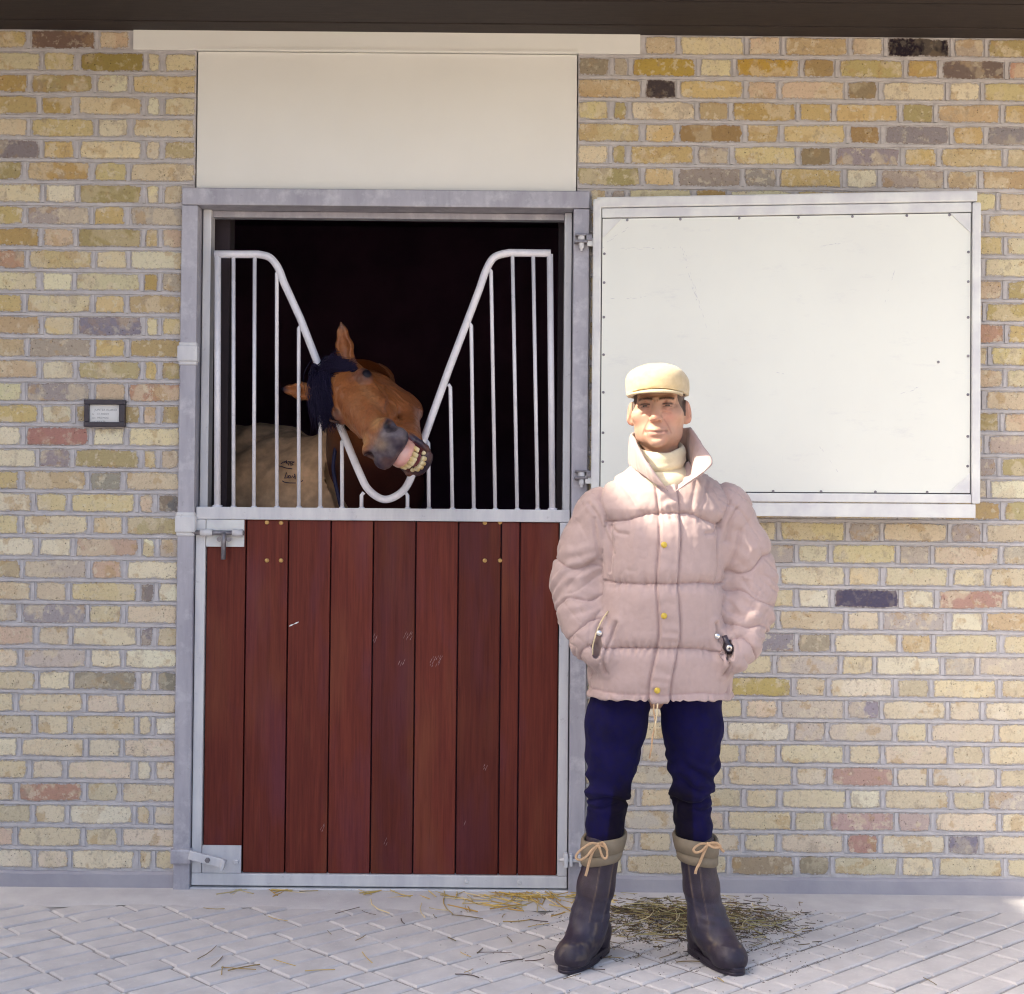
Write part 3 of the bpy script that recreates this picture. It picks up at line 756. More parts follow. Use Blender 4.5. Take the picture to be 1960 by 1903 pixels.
MSK=attr_mat('skin',.5,.35,260,.12,.0006,.03,0,.12)
MHC=attr_mat('horse_coat',.36,.30,420,.22,.0008,.22,.0,nscale=130)
MHR=simple('black_hair',(.009,.006,.026),(.016,.012,.040),90,.6,0,.1,spec=.2)
MJK=attr_mat('mauve_nylon',.62,.3,700,.18,.0006,.05,.15)
MTR=attr_mat('navy_wool',.9,.08,600,.3,.0006,.25,.03)
MBT=attr_mat('boot_rubber',.46,.4,180,.35,.0012,.3)
MCU=simple('olive_cuff',(.235,.188,.128),(.19,.15,.10),30,.7,0,.15)
MLA=simple('tan_lace',(.58,.38,.22),(.46,.29,.16),120,.75,0,.3,700)
MCA=simple('camel_wool',(.60,.49,.31),(.53,.425,.26),60,.9,0,.5,900,.0009,.15,sheen=.3)
MSW=simple('cream_knit',(.68,.60,.42),(.60,.52,.36),50,.85,0,.4,600,.0008,.2,sheen=.2)
MRG=attr_mat('jute_rug',.9,.05,900,.5,.0012,.3,nscale=25)
MEY=attr_mat('eye',.22,.4,300,0,0,0)
MHE=attr_mat('horse_eye',.42,.22,300,0,0,0)
MTH=attr_mat('tooth',.3,.5,300,.1,.0004,.1)
MGU=attr_mat('gum',.28,.5,300,.15,.0006,.05,sss=.1)
MYB=simple('yellow_stud',(.66,.48,.07),(.5,.36,.06),60,.35,.3,0)
MSB=simple('silver_stud',(.75,.75,.74),(.6,.6,.6),60,.22,.85,0)
MLI=simple('cream_lining',(.70,.58,.36),(.6,.48,.3),40,.85,0,.2)
MHB=simple('dark_brown_hair',(.045,.028,.022),(.09,.06,.045),160,.6,0,.5,500)
MBL=simple('navy_binding',(.010,.012,.05),(.02,.02,.07),60,.7,0,.2)

# ================================================================== the man
BX,BY=.437,-.80
man=thing('person',(BX,BY+.03,0),'man in camel flat cap, mauve quilted jacket and dark wellingtons standing with hands in pockets','person')
def mk(name,V,Q,mat,cols=None,parent=None,smooth=True): return mesh_obj(name,V,Q,mat,parent or man,smooth,cols)
BO=np.array((BX,BY,0.))
# --- head, in its own frame: -y is forward
H=Field((-.112,-.145,-.235),(.112,.135,.14),.0021)
H.ell((0,.018,.040),(.075,.092,.068)); H.ell((0,-.018,-.03),(.0745,.074,.085),.02)
H.ell((0,-.030,-.080),(.0570,.055,.042),.022); H.ell((0,-.080,-.105),(.021,.017,.016),.018)
H.ell((0,-.070,-.078),(.034,.028,.028),.018)
for s_ in (-1,1):
    H.ell((s_*.050,-.054,-.026),(.025,.022,.020),.018)
    H.ell((s_*.050,-.010,-.078),(.014,.03,.020),.02)
H.cone((-.046,-.070,.0185),(-.008,-.085,.0135),.0095,.009,.012); H.cone((.046,-.070,.0185),(.008,-.085,.0135),.0095,.009,.012)
for s_ in (-1,1): H.ell((s_*.0315,-.094,.000),(.017,.014,.0105),.010,True)
for s_ in (-1,1):
    H.ell((s_*.0315,-.0700,.000),(.0140,.0125,.0125),.003)
    H.cone((s_*.018,-.081,.0025),(s_*.032,-.0845,.0068),.0034,.0044,.004); H.cone((s_*.032,-.0845,.0068),(s_*.046,-.074,.001),.0044,.0034,.004)
    H.cone((s_*.019,-.081,-.004),(s_*.032,-.0822,-.0062),.0026,.0034,.004); H.cone((s_*.032,-.0822,-.0062),(s_*.046,-.073,-.002),.0034,.0026,.004)
    H.cone((s_*.02,-.085,-.0155),(s_*.042,-.078,-.017),.0035,.003,.008)
H.cone((0,-.084,.012),(0,-.104,-.033),.0085,.0118,.012); H.ell((0,-.1085,-.0375),(.0115,.011,.0095),.008)
for s_ in (-1,1): H.ell((s_*.0135,-.0965,-.0405),(.0078,.0105,.0078),.006)
for s_ in (-1,1): H.ell((s_*.0065,-.1035,-.0495),(.0036,.005,.004),.003,True)
H.cone((-.030,-.0840,-.0700),(0,-.0985,-.0720),.0042,.0052,.006); H.cone((.030,-.0840,-.0700),(0,-.0985,-.0720),.0042,.0052,.006)
H.cone((-.022,-.0875,-.083),(.0,-.0925,-.085),.005,.0062,.006); H.cone((.022,-.0875,-.083),(.0,-.0925,-.085),.005,.0062,.006)
H.cone((-.031,-.094,-.0745),(0,-.1035,-.0785),.0030,.0036,.0015,True); H.cone((.031,-.094,-.0745),(0,-.1035,-.0785),.0030,.0036,.0015,True)
for s_ in (-1,1): H.ell((s_*.033,-.086,-.076),(.005,.006,.005),.006,True)
H.ell((0,-.099,-.0945),(.016,.006,.005),.008,True); H.ell((0,-.1065,-.062),(.0042,.004,.008),.005,True)
for s_ in (-1,1):
    H.cone((s_*.0225,-.0965,-.042),(s_*.041,-.083,-.080),.0040,.0036,.006,True);  H.cone((s_*.018,-.088,-.019),(s_*.040,-.083,-.024),.0016,.0016,.005,True); H.cone((s_*.050,-.073,.002),(s_*.062,-.052,.006),.0013,.0010,.003,True); H.cone((s_*.050,-.073,-.004),(s_*.061,-.053,-.010),.0013,.0010,.003,True)
    H.cone((s_*.006,-.094,.024),(s_*.004,-.094,.012),.0018,.0018,.004,True)
    Rm=Matrix.Rotation(rad(-s_*24),3,'Z')@Matrix.Rotation(rad(s_*8),3,'Y'); Rm=[list(r) for r in Rm]
    H.ell((s_*.0815,.008,-.014),(.0115,.021,.034),.010,False,Rm); H.ell((s_*.0905,-.004,-.010),(.006,.011,.020),.005,True,Rm)
    H.ell((s_*.0770,.004,-.012),(.010,.014,.024),.010); H.ell((s_*.0785,.000,-.040),(.007,.009,.011),.008)
H.cone((0,.012,-.10),(0,.02,-.24),.052,.058,.02)
V,Q=H.mesh()
x,y,z=V.T
c=np.tile(np.array((.52,.315,.22)),(len(V),1))
c=lerpc(c,(.60,.27,.20),np.exp(-(((np.abs(x)-.042)/.02)**2+((z+.035)/.02)**2))*(y<-.03)*.55)
c=lerpc(c,(.60,.26,.19),np.exp(-((x/.016)**2+((z+.038)/.014)**2))*(y<-.09)*.5)
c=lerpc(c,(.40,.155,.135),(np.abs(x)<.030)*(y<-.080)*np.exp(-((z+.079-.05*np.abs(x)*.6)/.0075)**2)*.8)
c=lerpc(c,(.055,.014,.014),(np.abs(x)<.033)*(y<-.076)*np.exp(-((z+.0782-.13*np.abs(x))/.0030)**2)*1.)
c=lerpc(c,(.42,.26,.20),sst(-.055,-.075,z)*(y<-.02)*.55); c=lerpc(c,(.58,.24,.17),np.clip(fbm(V*35,2,77),0,1)*.4); c=lerpc(c,(.26,.11,.08),np.exp(-(np.where(y<-.05,polydist(np.abs(x),z,[(.0225,-.042),(.033,-.060),(.041,-.080)]),1)/.0022)**2)*.5)  # stubble and ruddy skin; smile-line crease shade painted into the colour
br=np.exp(-((z-.0165-.10*(.028-np.abs(np.abs(x)-.03))*0-.004*np.cos((np.abs(x)-.03)*60))/.0042)**2)*(np.abs(x)>.010)*(np.abs(x)<.052)*(y<-.05)
c=lerpc(c,(.035,.02,.015),np.clip(br*(1.1+.4*vnoise(V*600)),0,1)*.95)
c=lerpc(c,(.24,.10,.07),np.exp(-(((np.abs(x)-.0315)/.02)**2+((z-.0)/.010)**2))*(y<-.06)*.5); c=lerpc(c,(.02,.012,.010),(np.abs(np.abs(x)-.032)<.0145)*np.exp(-((z-.0032-.0012*np.cos((np.abs(x)-.032)*110))/.0023)**2)*(y<-.072)*1.); c=lerpc(c,(.12,.05,.035),(np.abs(np.abs(x)-.032)<.013)*np.exp(-((z+.0042)/.0013)**2)*(y<-.072)*.8)  # socket shade painted around the eyes, then lash lines
c=lerpc(c,(.58,.26,.19),(np.abs(x)>.080)*.45)
hair=(np.abs(x)>.058)*(z>-.028)*(z<.06)*(y>-.045)*(np.abs(x)<.079)
c=lerpc(c,(.06,.04,.032),hair*.9)
c*=(1+.07*fbm(V*60,3))[:,None]
HM=Matrix.Translation((BX-.009,BY+.0,1.628))@Matrix.Rotation(rad(-11),4,'Z')@Matrix.Rotation(rad(-1.5),4,'Y')
CM=HM@Matrix.Translation((-.002,0,.008))
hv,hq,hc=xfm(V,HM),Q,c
# --- body under the clothes
B=Field((BX-.34,BY-.17,.0),(BX+.37,BY+.2,1.5),.009)
def b_(x,y,z): return (BX+x,BY+y,z)
B.chain([(b_(0,.02,1.46),.052),(b_(0,.02,1.30),.10),(b_(0,.02,1.1),.105),(b_(-.01,.02,.86),.115)],.04,(1.2,.8,1))
B.chain([(b_(-.12,.02,1.34),.045),(b_(-.19,.01,1.30),.04),(b_(-.237,.03,1.085),.036),(b_(-.185,-.06,.93),.026),(b_(-.14,-.058,.885),.026)],.02)
B.chain([(b_(.12,.02,1.34),.045),(b_(.20,.01,1.30),.04),(b_(.266,.03,1.09),.036),(b_(.205,-.06,.925),.026),(b_(.155,-.058,.885),.026)],.02)
B.chain([(b_(-.105,.02,.85),.075),(b_(-.142,.02,.49),.034),(b_(-.168,.034,.30),.030),(b_(-.198,.050,.12),.026),(b_(-.235,-.045,.045),.022)],.03)
B.chain([(b_(.085,.02,.85),.075),(b_(.095,.02,.49),.034),(b_(.120,.034,.30),.030),(b_(.148,.050,.12),.026),(b_(.20,-.045,.045),.022)],.03)
for s_,wx in ((-1,-.14),(1,.155)):       # fingers inside the pockets
    for k in range(4):
        o=s_*(.018-.012*k)*-1
        B.chain([(b_(wx+o,-.06,.872),.0095),(b_(wx-s_*.012+o,-.067,.842-.004*abs(k-1)),.009),(b_(wx-s_*.018+o*.9,-.064,.812+.006*abs(k-1)),.0075)],.006)
    B.chain([(b_(wx-s_*.008,-.070,.892),.011),(b_(wx-s_*.030,-.078,.875),.0095),(b_(wx-s_*.040,-.076,.852),.008)],.006)
V2,Q2=B.mesh()
bc=np.tile(np.array((.50,.28,.20)),(len(V2),1))
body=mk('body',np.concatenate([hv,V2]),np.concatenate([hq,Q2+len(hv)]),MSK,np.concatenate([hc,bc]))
# eyes
for s_ in (-1,1):
    n=14;rings=[]
    for i in range(n+1):
        a=math.pi*i/n; rings.append([(math.sin(a)*math.cos(t)*.0118,-math.cos(a)*.0118,math.sin(a)*math.sin(t)*.0118) for t in np.linspace(0,2*math.pi,20,endpoint=False)])
    v,f=loft(rings); v=np.array(v); a=np.arccos(np.clip(-v[:,1]/.0118,-1,1))
    ec=np.tile(np.array((.40,.33,.30)),(len(v),1)); ec=lerpc(ec,(.05,.04,.035),(a<.72)*1.); ec=lerpc(ec,(.008,.007,.008),(a<.22)*1.)
    v=v+np.array((s_*.0315,-.0735,.0004)); mk('eye',xfm(v,HM),f,MEY,ec)
# hair below the cap
Hh=Field((-.1,-.07,-.09),(.1,.14,.08),.003)
Hh.ell((0,.020,.03),(.0815,.096,.095),.01)
Hh.put(lambda X,Y,Z: -(Y+.032+.35*np.maximum(.0-Z,0))+0*X,(-.1,-.07,-.09),(.1,.14,.08),.006,True)   # keep behind the temples
Hh.put(lambda X,Y,Z: (Z+.034-.0*Y)*-1+0*X+0*Y,(-.1,-.07,-.09),(.1,.14,.08),.006) if False else None
sl,X,Y,Z=Hh.sub((-.1,-.07,-.09),(.1,.14,.08))
Hh.d=np.maximum(Hh.d,-(Y+.030)-.0*X+0*Z); Hh.d=np.maximum(Hh.d,-(Z+.038+.6*np.clip(Y-.03,0,.05))+0*X)
V,Q=Hh.mesh(); V=V+vnormals(V,Q)*(.0015*fbm(V*np.array((220,220,60)),2))[:,None]
mk('hair',xfm(V,HM),Q,MHB)
# --- flat cap
Cp=Field((-.12,-.155,.0),(.12,.15,.15),.003)
def capf(X,Y,Z):
    zc=.072-.06*(Y+.0)*.25
    e=(np.abs(X/(.0900+.035*np.clip(Z-.03,0,.04)))**2.5+np.abs((Y+.010)/.121)**2.5)
    q=(e**(2.2/2.5)+np.abs((Z-.060)/np.where(Z>.060,.060-.10*np.clip(Y-.02,0,.1)+.0*X,.15))**2.2)**(1/2.2)
    return (q-1)*.065
Cp.put(capf,(-.12,-.15,0),(.12,.15,.15),.002)
sl,X,Y,Z=Cp.sub((-.12,-.155,0),(.12,.15,.15))
Cp.d=np.maximum(Cp.d,(.026+.010*sst(-.03,-.09,Y)*np.clip(1-(X/.085)**2,0,1)-Z)+0*X+0*Y)
Cp.ell((0,.0,.02),(.083,.105,.03),.004,True)
V,Q=Cp.mesh(); N=vnormals(V,Q)
x,y,z=V.T
dsp=.0022*fbm(V*22,2,5)-.0016*np.exp(-(np.abs(x)/.002)**2)*(z>.09)*(y>-.05)-.003*np.exp(-((z-.036)/.006)**2)*(y<-.05)*.5
V=V+N*dsp[:,None]
cap=mk('cap',xfm(V,CM),Q,MCA)
n=40; top=[];V=[];F=[]
for i in range(n+1):
    t=-1+2*i/n; an=t*rad(58)
    ci=Vector((.0865*math.sin(an),-.012-.106*math.cos(an),.0)); ext=.042*(1-abs(t)**3)+.005
    for j in range(5):
        s=j/4; rr_=1+ext*s/.10
        zz=.0265-.010*abs(t)**2.2-.0085*s*(1-abs(t)**2)+.002*(1-abs(t)**2)
        for th in (0,1): V.append((ci.x*rr_,-.012+(ci.y+.012)*rr_,zz+(.0078 if th else 0)*(1-.15*s)))
for i in range(n):
    for j in range(4):
        a=i*10+j*2; F+=[(a,a+10,a+12,a+2),(a+1,a+3,a+13,a+11)]
    a=i*10+8; F.append((a,a+10,a+11,a+1)); a=i*10; F.append((a,a+1,a+11,a+10))
br_=mesh_obj('brim',xfm(np.array(V),CM),F,MCA,cap,True)
# --- turtleneck
rings=[]
for zz,rx,ry,cy in ((1.32,.06,.07,.0),(1.37,.082,.094,.0),(1.40,.092,.106,.002),(1.43,.092,.108,.004),(1.452,.083,.096,.008),(1.466,.0725,.080,.008),(1.470,.0700,.076,.008),(1.4725,.0740,.080,.007),(1.480,.0765,.0825,.006),(1.489,.0745,.081,.005),(1.493,.0735,.080,.005),(1.502,.0755,.0815,.004),(1.513,.0735,.079,.003),(1.5215,.0700,.0755,.002),(1.5245,.064,.070,.002),(1.512,.057,.063,.003)):
    rings.append([(BX-.004+rx*math.cos(a)+.0012*math.sin(7*a+zz*90),BY+cy+ry*math.sin(a),zz-.004+(.026*math.sin(a) if zz>1.46 else (.026*max(0,(zz-1.40)/.06)*math.sin(a)))+.003*math.cos(2*a+1)*(zz>1.47)+.0015*math.sin(5*a+zz*300)) for a in np.linspace(0,2*math.pi,48,endpoint=False)])
v,f=loft(rings); mk('sweater',v,f,MSW)
# --- jacket
J=Field((BX-.36,BY-.235,.765),(BX+.40,BY+.235,1.50),.0036)
zs=np.array([.76,.80,.85,.95,1.1,1.25,1.33,1.38,1.42,1.46,1.50]); ta=np.array([.212,.213,.211,.199,.189,.193,.190,.168,.128,.088,.066]); tb=np.array([.150,.153,.156,.158,.156,.148,.135,.118,.098,.082,.066])
def torso(X,Y,Z):
    a=np.interp(Z,zs,ta).astype(np.float32); b=np.interp(Z,zs,tb).astype(np.float32); x=(X-BX-.002+.012*np.clip((1-Z)/.2,0,1)*0); yy=Y-BY-.005
    p=2.25
    q=(np.abs(x/a)**p+np.abs(yy/b)**p)**(1/p)+1e-6
    gd=np.sqrt((x/a**2)**2+(yy/b**2)**2)/np.maximum(np.sqrt((x/a)**2+(yy/b)**2),1e-6)
    return np.maximum((q-1)/gd,np.maximum(.784-Z,Z-1.475)+0*X+0*Y)
J.put(torso,(BX-.22,BY-.17,.78),(BX+.22,BY+.17,1.49),.01,pad=.04)
J.chain([(b_(-.09,.015,1.375),.062),(b_(-.165,.010,1.318),.078),(b_(-.212,.025,1.21),.079),(b_(-.234,.030,1.115),.079),(b_(-.228,.0,1.03),.076),(b_(-.205,-.05,.955),.064),(b_(-.178,-.085,.918),.053)],.03)
J.chain([(b_(.095,.015,1.380),.064),(b_(.182,.010,1.325),.080),(b_(.236,.025,1.21),.082),(b_(.262,.030,1.12),.081),(b_(.252,.0,1.03),.077),(b_(.228,-.05,.952),.064),(b_(.198,-.088,.912),.054)],.03)
J.ell(b_(.006,-.125,1.482),(.070,.085,.095),.012,True); J.cone(b_(.0,.0,1.44),b_(0,.0,1.52),.060,.075,.01,True); J.ell(b_(.040,-.085,1.500),(.075,.085,.085),.012,True)
def loc(pts,y): return [(P(u,v,y).x-BX,P(u,v,y).z) for u,v in pts]
cuffL=loc(((1166,1172),(1152,1192),(1142,1214),(1136,1236),(1135,1254)),BY-.13); cuffR=loc(((1374,1176),(1384,1200),(1392,1222),(1401,1240),(1404,1258)),BY-.13)
for pts,sg_ in ((cuffL,1),(cuffR,-1)):
    w_=[.003,.006,.008,.009,.009]
    for k in range(4):
        (xa_,za_),(xb_,zb_)=pts[k],pts[k+1]; J.cone((BX+xa_+sg_*w_[k],BY-.14,za_),(BX+xb_+sg_*w_[k+1],BY-.14,zb_),w_[k],w_[k+1],.004,True,(1,5,1))
V,Q=J.mesh(); N=vnormals(V,Q)
lx=V[:,0]-BX; ly=V[:,1]-BY; lz=V[:,2]
fr_=sst(.02,-.04,ly)       # front facing amount
# which vertices belong to the sleeves
def armdist(pts):
    best=np.full(len(V),9.); par=np.zeros(len(V)); tot=0
    for (a,_),(b,_) in zip(pts,pts[1:]):
        a=np.array(a);b=np.array(b);ba=b-a;L=np.linalg.norm(ba); t=np.clip(((V-a)@ba)/(L*L),0,1); d=np.linalg.norm(V-a-t[:,None]*ba,axis=1)
        m=d<best; best[m]=d[m]; par[m]=tot+t[m]*L; tot+=L
    return best,par
armL=[(b_(-.185,.010,1.345),0),(b_(-.236,.030,1.115),0),(b_(-.205,-.05,.955),0),(b_(-.170,-.095,.905),0)]
armR=[(b_(.195,.010,1.35),0),(b_(.264,.030,1.12),0),(b_(.228,-.05,.952),0),(b_(.190,-.097,.90),0)]
dL,pL=armdist(armL); dR,pR=armdist(armR)
tq=np.maximum(np.abs(lx/np.interp(lz,zs,ta)),0)
sleeve=((dL<.098)&(lx<-.135)&(tq>.90))|((dR<.10)&(lx>.135)&(tq>.90))
sl_f=sleeve.astype(float); to_f=1-sl_f
dsp=np.zeros(len(V))
def groove(dist,w,dep): 
    global dsp
    dsp=dsp-dep*np.exp(-(dist/w)**2)
# torso quilting: yoke, waist and pocket seams, with puffy channels between and gathers beside them
wob=.006*fbm(np.stack([lx*9,lz*0,ly*6],1),2,3)
seams=[1.322-.34*np.clip(np.abs(lx-.005)-.06,0,.06)-.012*sst(.12,.18,np.abs(lx)),1.120+0*lx,.938-.012*np.clip((lx-.02)/.15,0,1),.806+0*lx]
for zc in seams:
    kk=.35 if zc is seams[3] else 1.
    dz=np.abs(lz-zc-wob)*1.; m=to_f*kk
    dsp-= m*.0085*np.exp(-(dz/.0030)**2); dsp-=m*.010*np.exp(-(dz/.018)**2)
    gat=np.sin(lx*300+7*vnoise(np.stack([lx*20,lz*8,ly*3],1),11))*np.exp(-(dz/.020)**2)*(.5+.5*vnoise(np.stack([lx*14,lz*3,ly*3],1),4))
    dsp+=m*.0040*gat
dsp+=to_f*.0035*np.sin((lz-.79)/.165*math.pi)*0
# sleeve quilting
for par_,sgn in ((pL,-1),(pR,1)):
    m=sl_f*(np.sign(lx)==sgn)
    for sc in (.185,.315,.40,.475):
        wv=.014*np.sin(lx*38+sc*30)+.008*fbm(V*14,2,8); dz=np.abs(par_-sc-wv)
        dsp-=m*(.0055*np.exp(-(dz/.0035)**2)+.0040*np.exp(-(dz/.014)**2))
    # soft diagonal creases crowding towards the elbow and cuff
    el=np.exp(-((par_-.30)/.14)**2)
    w1=np.sin((lz*1.0+sgn*lx*.55)*150+5*fbm(V*9,2,2)); w2=np.sin((lz-sgn*lx*.8)*95+4*fbm(V*11,2,6))
    dsp+=m*(.35+el)*(.0044*w1*np.clip(.4+vnoise(V*12,3),0,1)+.0040*w2*np.clip(.3+vnoise(V*10,9),0,1))
# armhole seams, deep fold below the arm
for pts,sg_ in (([(-.168,1.425),(-.186,1.36),(-.165,1.30),(-.155,1.24),(-.160,1.15)],-1),([(.172,1.425),(.192,1.36),(.172,1.29),(.160,1.23),(.166,1.14)],1)):
    dd=polydist(lx,lz,pts); groove(np.where(ly<.05,dd,1),.0045,.007); groove(np.where(ly<.05,dd,1),.02,.006)
for pts in ([(-.215,1.345),(-.19,1.305),(-.172,1.262),(-.15,1.20)],[(-.200,1.30),(-.192,1.24),(-.18,1.17)],[(.215,1.335),(.196,1.30),(.186,1.24)],[(.225,1.27),(.205,1.20),(.19,1.15)],
            [(-.16,1.28),(-.14,1.262),(-.11,1.258)],[(.165,1.278),(.145,1.265),(.12,1.262)]):
    groove(np.where(ly<.02,polydist(lx,lz,pts),1),.0055,.0065)
# placket with its two stitched edges
pc=.008-.020*sst(1.0,.80,lz)+.004*np.sin(lz*21); pd=np.abs(lx-pc); pf=(ly<-.03)*(lz<1.40)
dsp+=pf*.0085*sst(.031,.024,pd); dsp-=pf*.006*np.exp(-((pd-.0305)/.0035)**2)
dsp+=pf*(pd<.026)*.0022*np.sin(lz*170+4*vnoise(V*15,5))*np.clip(.3+vnoise(V*11,7),0,1)
# slanted pockets
for s_,pts in ((-1,[(-.135,1.005),(-.150,.965),(-.168,.925),(-.176,.895),(-.165,.862)]),(1,[(.150,1.005),(.158,.965),(.170,.925),(.184,.885),(.172,.858)])):
    dd=np.where(ly<.0,polydist(lx,lz,pts),1); groove(dd,.004,.0075); dsp+=.004*np.exp(-((dd-.012)/.008)**2)
for pts in (loc(((1150,1172),(1136,1190),(1128,1212),(1122,1240)),BY-.13),loc(((1388,1176),(1400,1196),(1410,1218),(1417,1244)),BY-.13)):
    groove(np.where(ly<-.02,polydist(lx,lz,pts),1),.0025,.003)
# fullness, bellow folds and fine ripples
dsp+=.006*fbm(V*np.array((8,8,6)),2,1)+.0013*fbm(V*np.array((24,20,13)),3,12)+.0005*fbm(V*70,2,15)
dsp+=to_f*.0028*np.clip(fbm(np.stack([lx*34,ly*20,lz*7],1),2,21),-.3,1)*sst(.79,.84,lz)
hemf=np.exp(-((lz-.79)/.012)**2); dsp+=to_f*hemf*(.002+.003*np.sin(lx*180+5*vnoise(V*20,31)))
# strain lines on the chest
for a,b in (((.13,1.42),(.10,1.32)),((.09,1.41),(.075,1.33)),((-.12,1.40),(-.06,1.30)),((.17,1.33),(.12,1.40))):
    d0,_=segdist(lx,lz,a,b); groove(np.where(ly<.02,d0,1),.007,.004)
cr=lambda q,sd,o=2: (1-np.clip(np.abs(fbm(q,o,sd))*1.6,0,1))**5
dsp-=to_f*.0045*cr(np.stack([lx*17,ly*9,lz*6.5],1),61)*(.06+.94*np.exp(-(np.min([np.abs(lz-zc) for zc in seams],axis=0)/.03)**2))
for sgn in (-1,1):
    m=sl_f*(np.sign(lx)==sgn); ux=lx*.80*sgn-lz*.60; uz=lx*.60*sgn+lz*.80
    dsp-=m*.0052*cr(np.stack([ux*3.2,ly*5,uz*19],1),71+sgn)+m*.0022*cr(np.stack([uz*4,ly*6,ux*20],1),81+sgn)
dsp-=.0007*cr(V*np.array((38,30,30)),91)
V0=V; V=V+N*dsp[:,None]
jc=np.tile(np.array((.455,.340,.318)),(len(V),1)); jc=jc*(1+.05*fbm(V*7,3,40))[:,None]
jc=lerpc(jc,(.40,.27,.27),np.clip(sum(np.exp(-(np.abs(lz-zc-wob)/.0019)**2) for zc in seams)*to_f,0,1)*.7)
sw=np.zeros(len(V))
for par_,sgn in ((pL,-1),(pR,1)):
    m=sl_f*(np.sign(lx)==sgn)
    for sc in (.185,.315,.40,.475): sw+=m*np.exp(-((par_-sc-(.014*np.sin(lx*38+sc*30)+.008*fbm(V0*14,2,8)))/.0019)**2)
jc=lerpc(jc,(.36,.24,.24),np.clip(sw+np.exp(-((pd-.0305)/.0018)**2)*pf,0,1)*.6)
jk=mk('jacket',V,Q,MJK,jc)
def jfront(x,z):
    """y of the jacket front at local x, height z"""
    m=(np.abs(V[:,0]-BX-x)<.012)&(np.abs(V[:,2]-z)<.012); return float(V[m,1].min()) if m.any() else BY-.15
def stud(u,v,mat,r,name):
    q=P(u,v,BY-.15); y=jfront(q.x-BX,q.z); q=P(u,v,y); bm=bmesh.new(); disc(bm,(q.x,y+.003,q.z),(0,-1,0),r,.0065,14,1); bm_obj(name,bm,mat,jk,True)
for u,v in ((1271,1043),(1271,1179),(1258,1322)): stud(u,v,MYB,.0088,'snap_button')
for u,v in ((1147,1212),(1373,1218)): stud(u,v,MSB,.0085,'pocket_stud')
# collar: a padded band round the neck, open at the front
def collar(nm,Bp,Tp,th):
    b=spline([Vector(p) for p in Bp],9); t=spline([Vector(p) for p in Tp],9); V=[];F=[];m=len(b)
    K=18
    for i in range(m):
        bb,tt=b[i],t[i]; axis=(tt-bb); ax=axis.normalized(); along=((b[min(i+1,m-1)]+t[min(i+1,m-1)])-(b[max(i-1,0)]+t[max(i-1,0)])).normalized(); nn=ax.cross(along).normalized()
        for k in range(K):
            a=2*math.pi*k/K; s_=.5-.5*math.cos(a); side=math.sin(a)
            e=abs(side)**.7*(1 if side>0 else -1)
            pf_=th*(1+.22*math.sin(i*1.3+2*math.sin(i*.7)))*max(.06,1-abs(2*i/(m-1)-1)**10)
            V.append(bb+axis*s_+nn*e*pf_*.5)
    for i in range(m-1):
        for k in range(K): F.append((i*K+k,i*K+(k+1)%K,(i+1)*K+(k+1)%K,(i+1)*K+k))
    for o_ in (0,(m-1)*K):
        for k in range(1,K//2): F.append((o_+k,o_+k+1,o_+K-k-1,o_+K-k) if k<K//2-1 else (o_+k,o_+k+1,o_+K-k))
        F.append((o_,o_+1,o_+K-1))
    V=[(p.x+BX,p.y+BY,p.z) for p in V]; Va=np.array(V); nn=fbm(Va*40,2,3)*.0018; Va[:,2]+=nn; Va[:,1]+=nn
    return mk(nm,Va,F,MJK,np.tile(np.array((.455,.340,.318)),(len(V),1))*(1+.05*fbm(Va*20,2))[:,None],jk)
Bp=[(.006,-.142,1.380),(-.034,-.128,1.405),(-.066,-.085,1.432),(-.084,-.02,1.448),(-.080,.06,1.462),(0,.105,1.470),(.080,.06,1.462),(.092,-.015,1.446),(.082,-.080,1.425),(.055,-.125,1.402),(.022,-.145,1.378)]
Tp=[(-.012,-.146,1.402),(-.050,-.138,1.452),(-.074,-.092,1.500),(-.080,-.015,1.535),(-.078,.065,1.560),(0,.105,1.572),(.078,.066,1.575),(.088,.0,1.566),(.108,-.065,1.522),(.133,-.115,1.470),(.108,-.150,1.440)]
collar('collar',Bp,Tp,.019)
# cuff linings, glimpsed wrist watch, waist cord
def ringtube(nm,c,ax,r1,r2,th,mat,par,n=28):
    c=Vector(c); q=Vector(ax).normalized().to_track_quat('Z','Y').to_matrix()
    return tube(nm,[c+q@Vector((r1*math.cos(2*math.pi*k/n),r2*math.sin(2*math.pi*k/n),0)) for k in range(n)],th,mat,par,8,True)
tube('cuff_lining',spline([(BX+x-.001,jfront(x-.010,z)+.004,z) for x,z in cuffL],4),.0024,MLI,jk,6)
q=P(1396,1241,BY-.14); q=P(1396,1241,jfront(q.x-BX,q.z)-.003); ax=Vector((.10,-.96,-.12)).normalized(); bm=bmesh.new()
disc(bm,q+ax*-.010,ax,.0135,.011,18,1); wt=bm_obj('wristwatch',bm,MDP,man,True)
bm=bmesh.new(); disc(bm,q+ax*.0,ax,.0095,.003,16,1); bm_obj('watch_face',bm,MSB,wt,True)
bm=bmesh.new(); disc(bm,q+ax*.0025,ax,.0035,.0014,10,1); bm_obj('watch_dial',bm,MDP,wt,True)
tube('watch_strap',[q+Vector((-.013,.010,.034)),q+Vector((-.007,.003,.018)),q+Vector((0,.002,0)),q+Vector((.003,.012,-.016))],.0078,MDP,wt,10,flat=.55)
tube('drawstring',[P(*p,BY-.145) for p in ((1252,1338),(1251,1360),(1255,1385),(1249,1410),(1247,1432),(1243,1452))],.0026,MLA,jk,6,flat=.6)
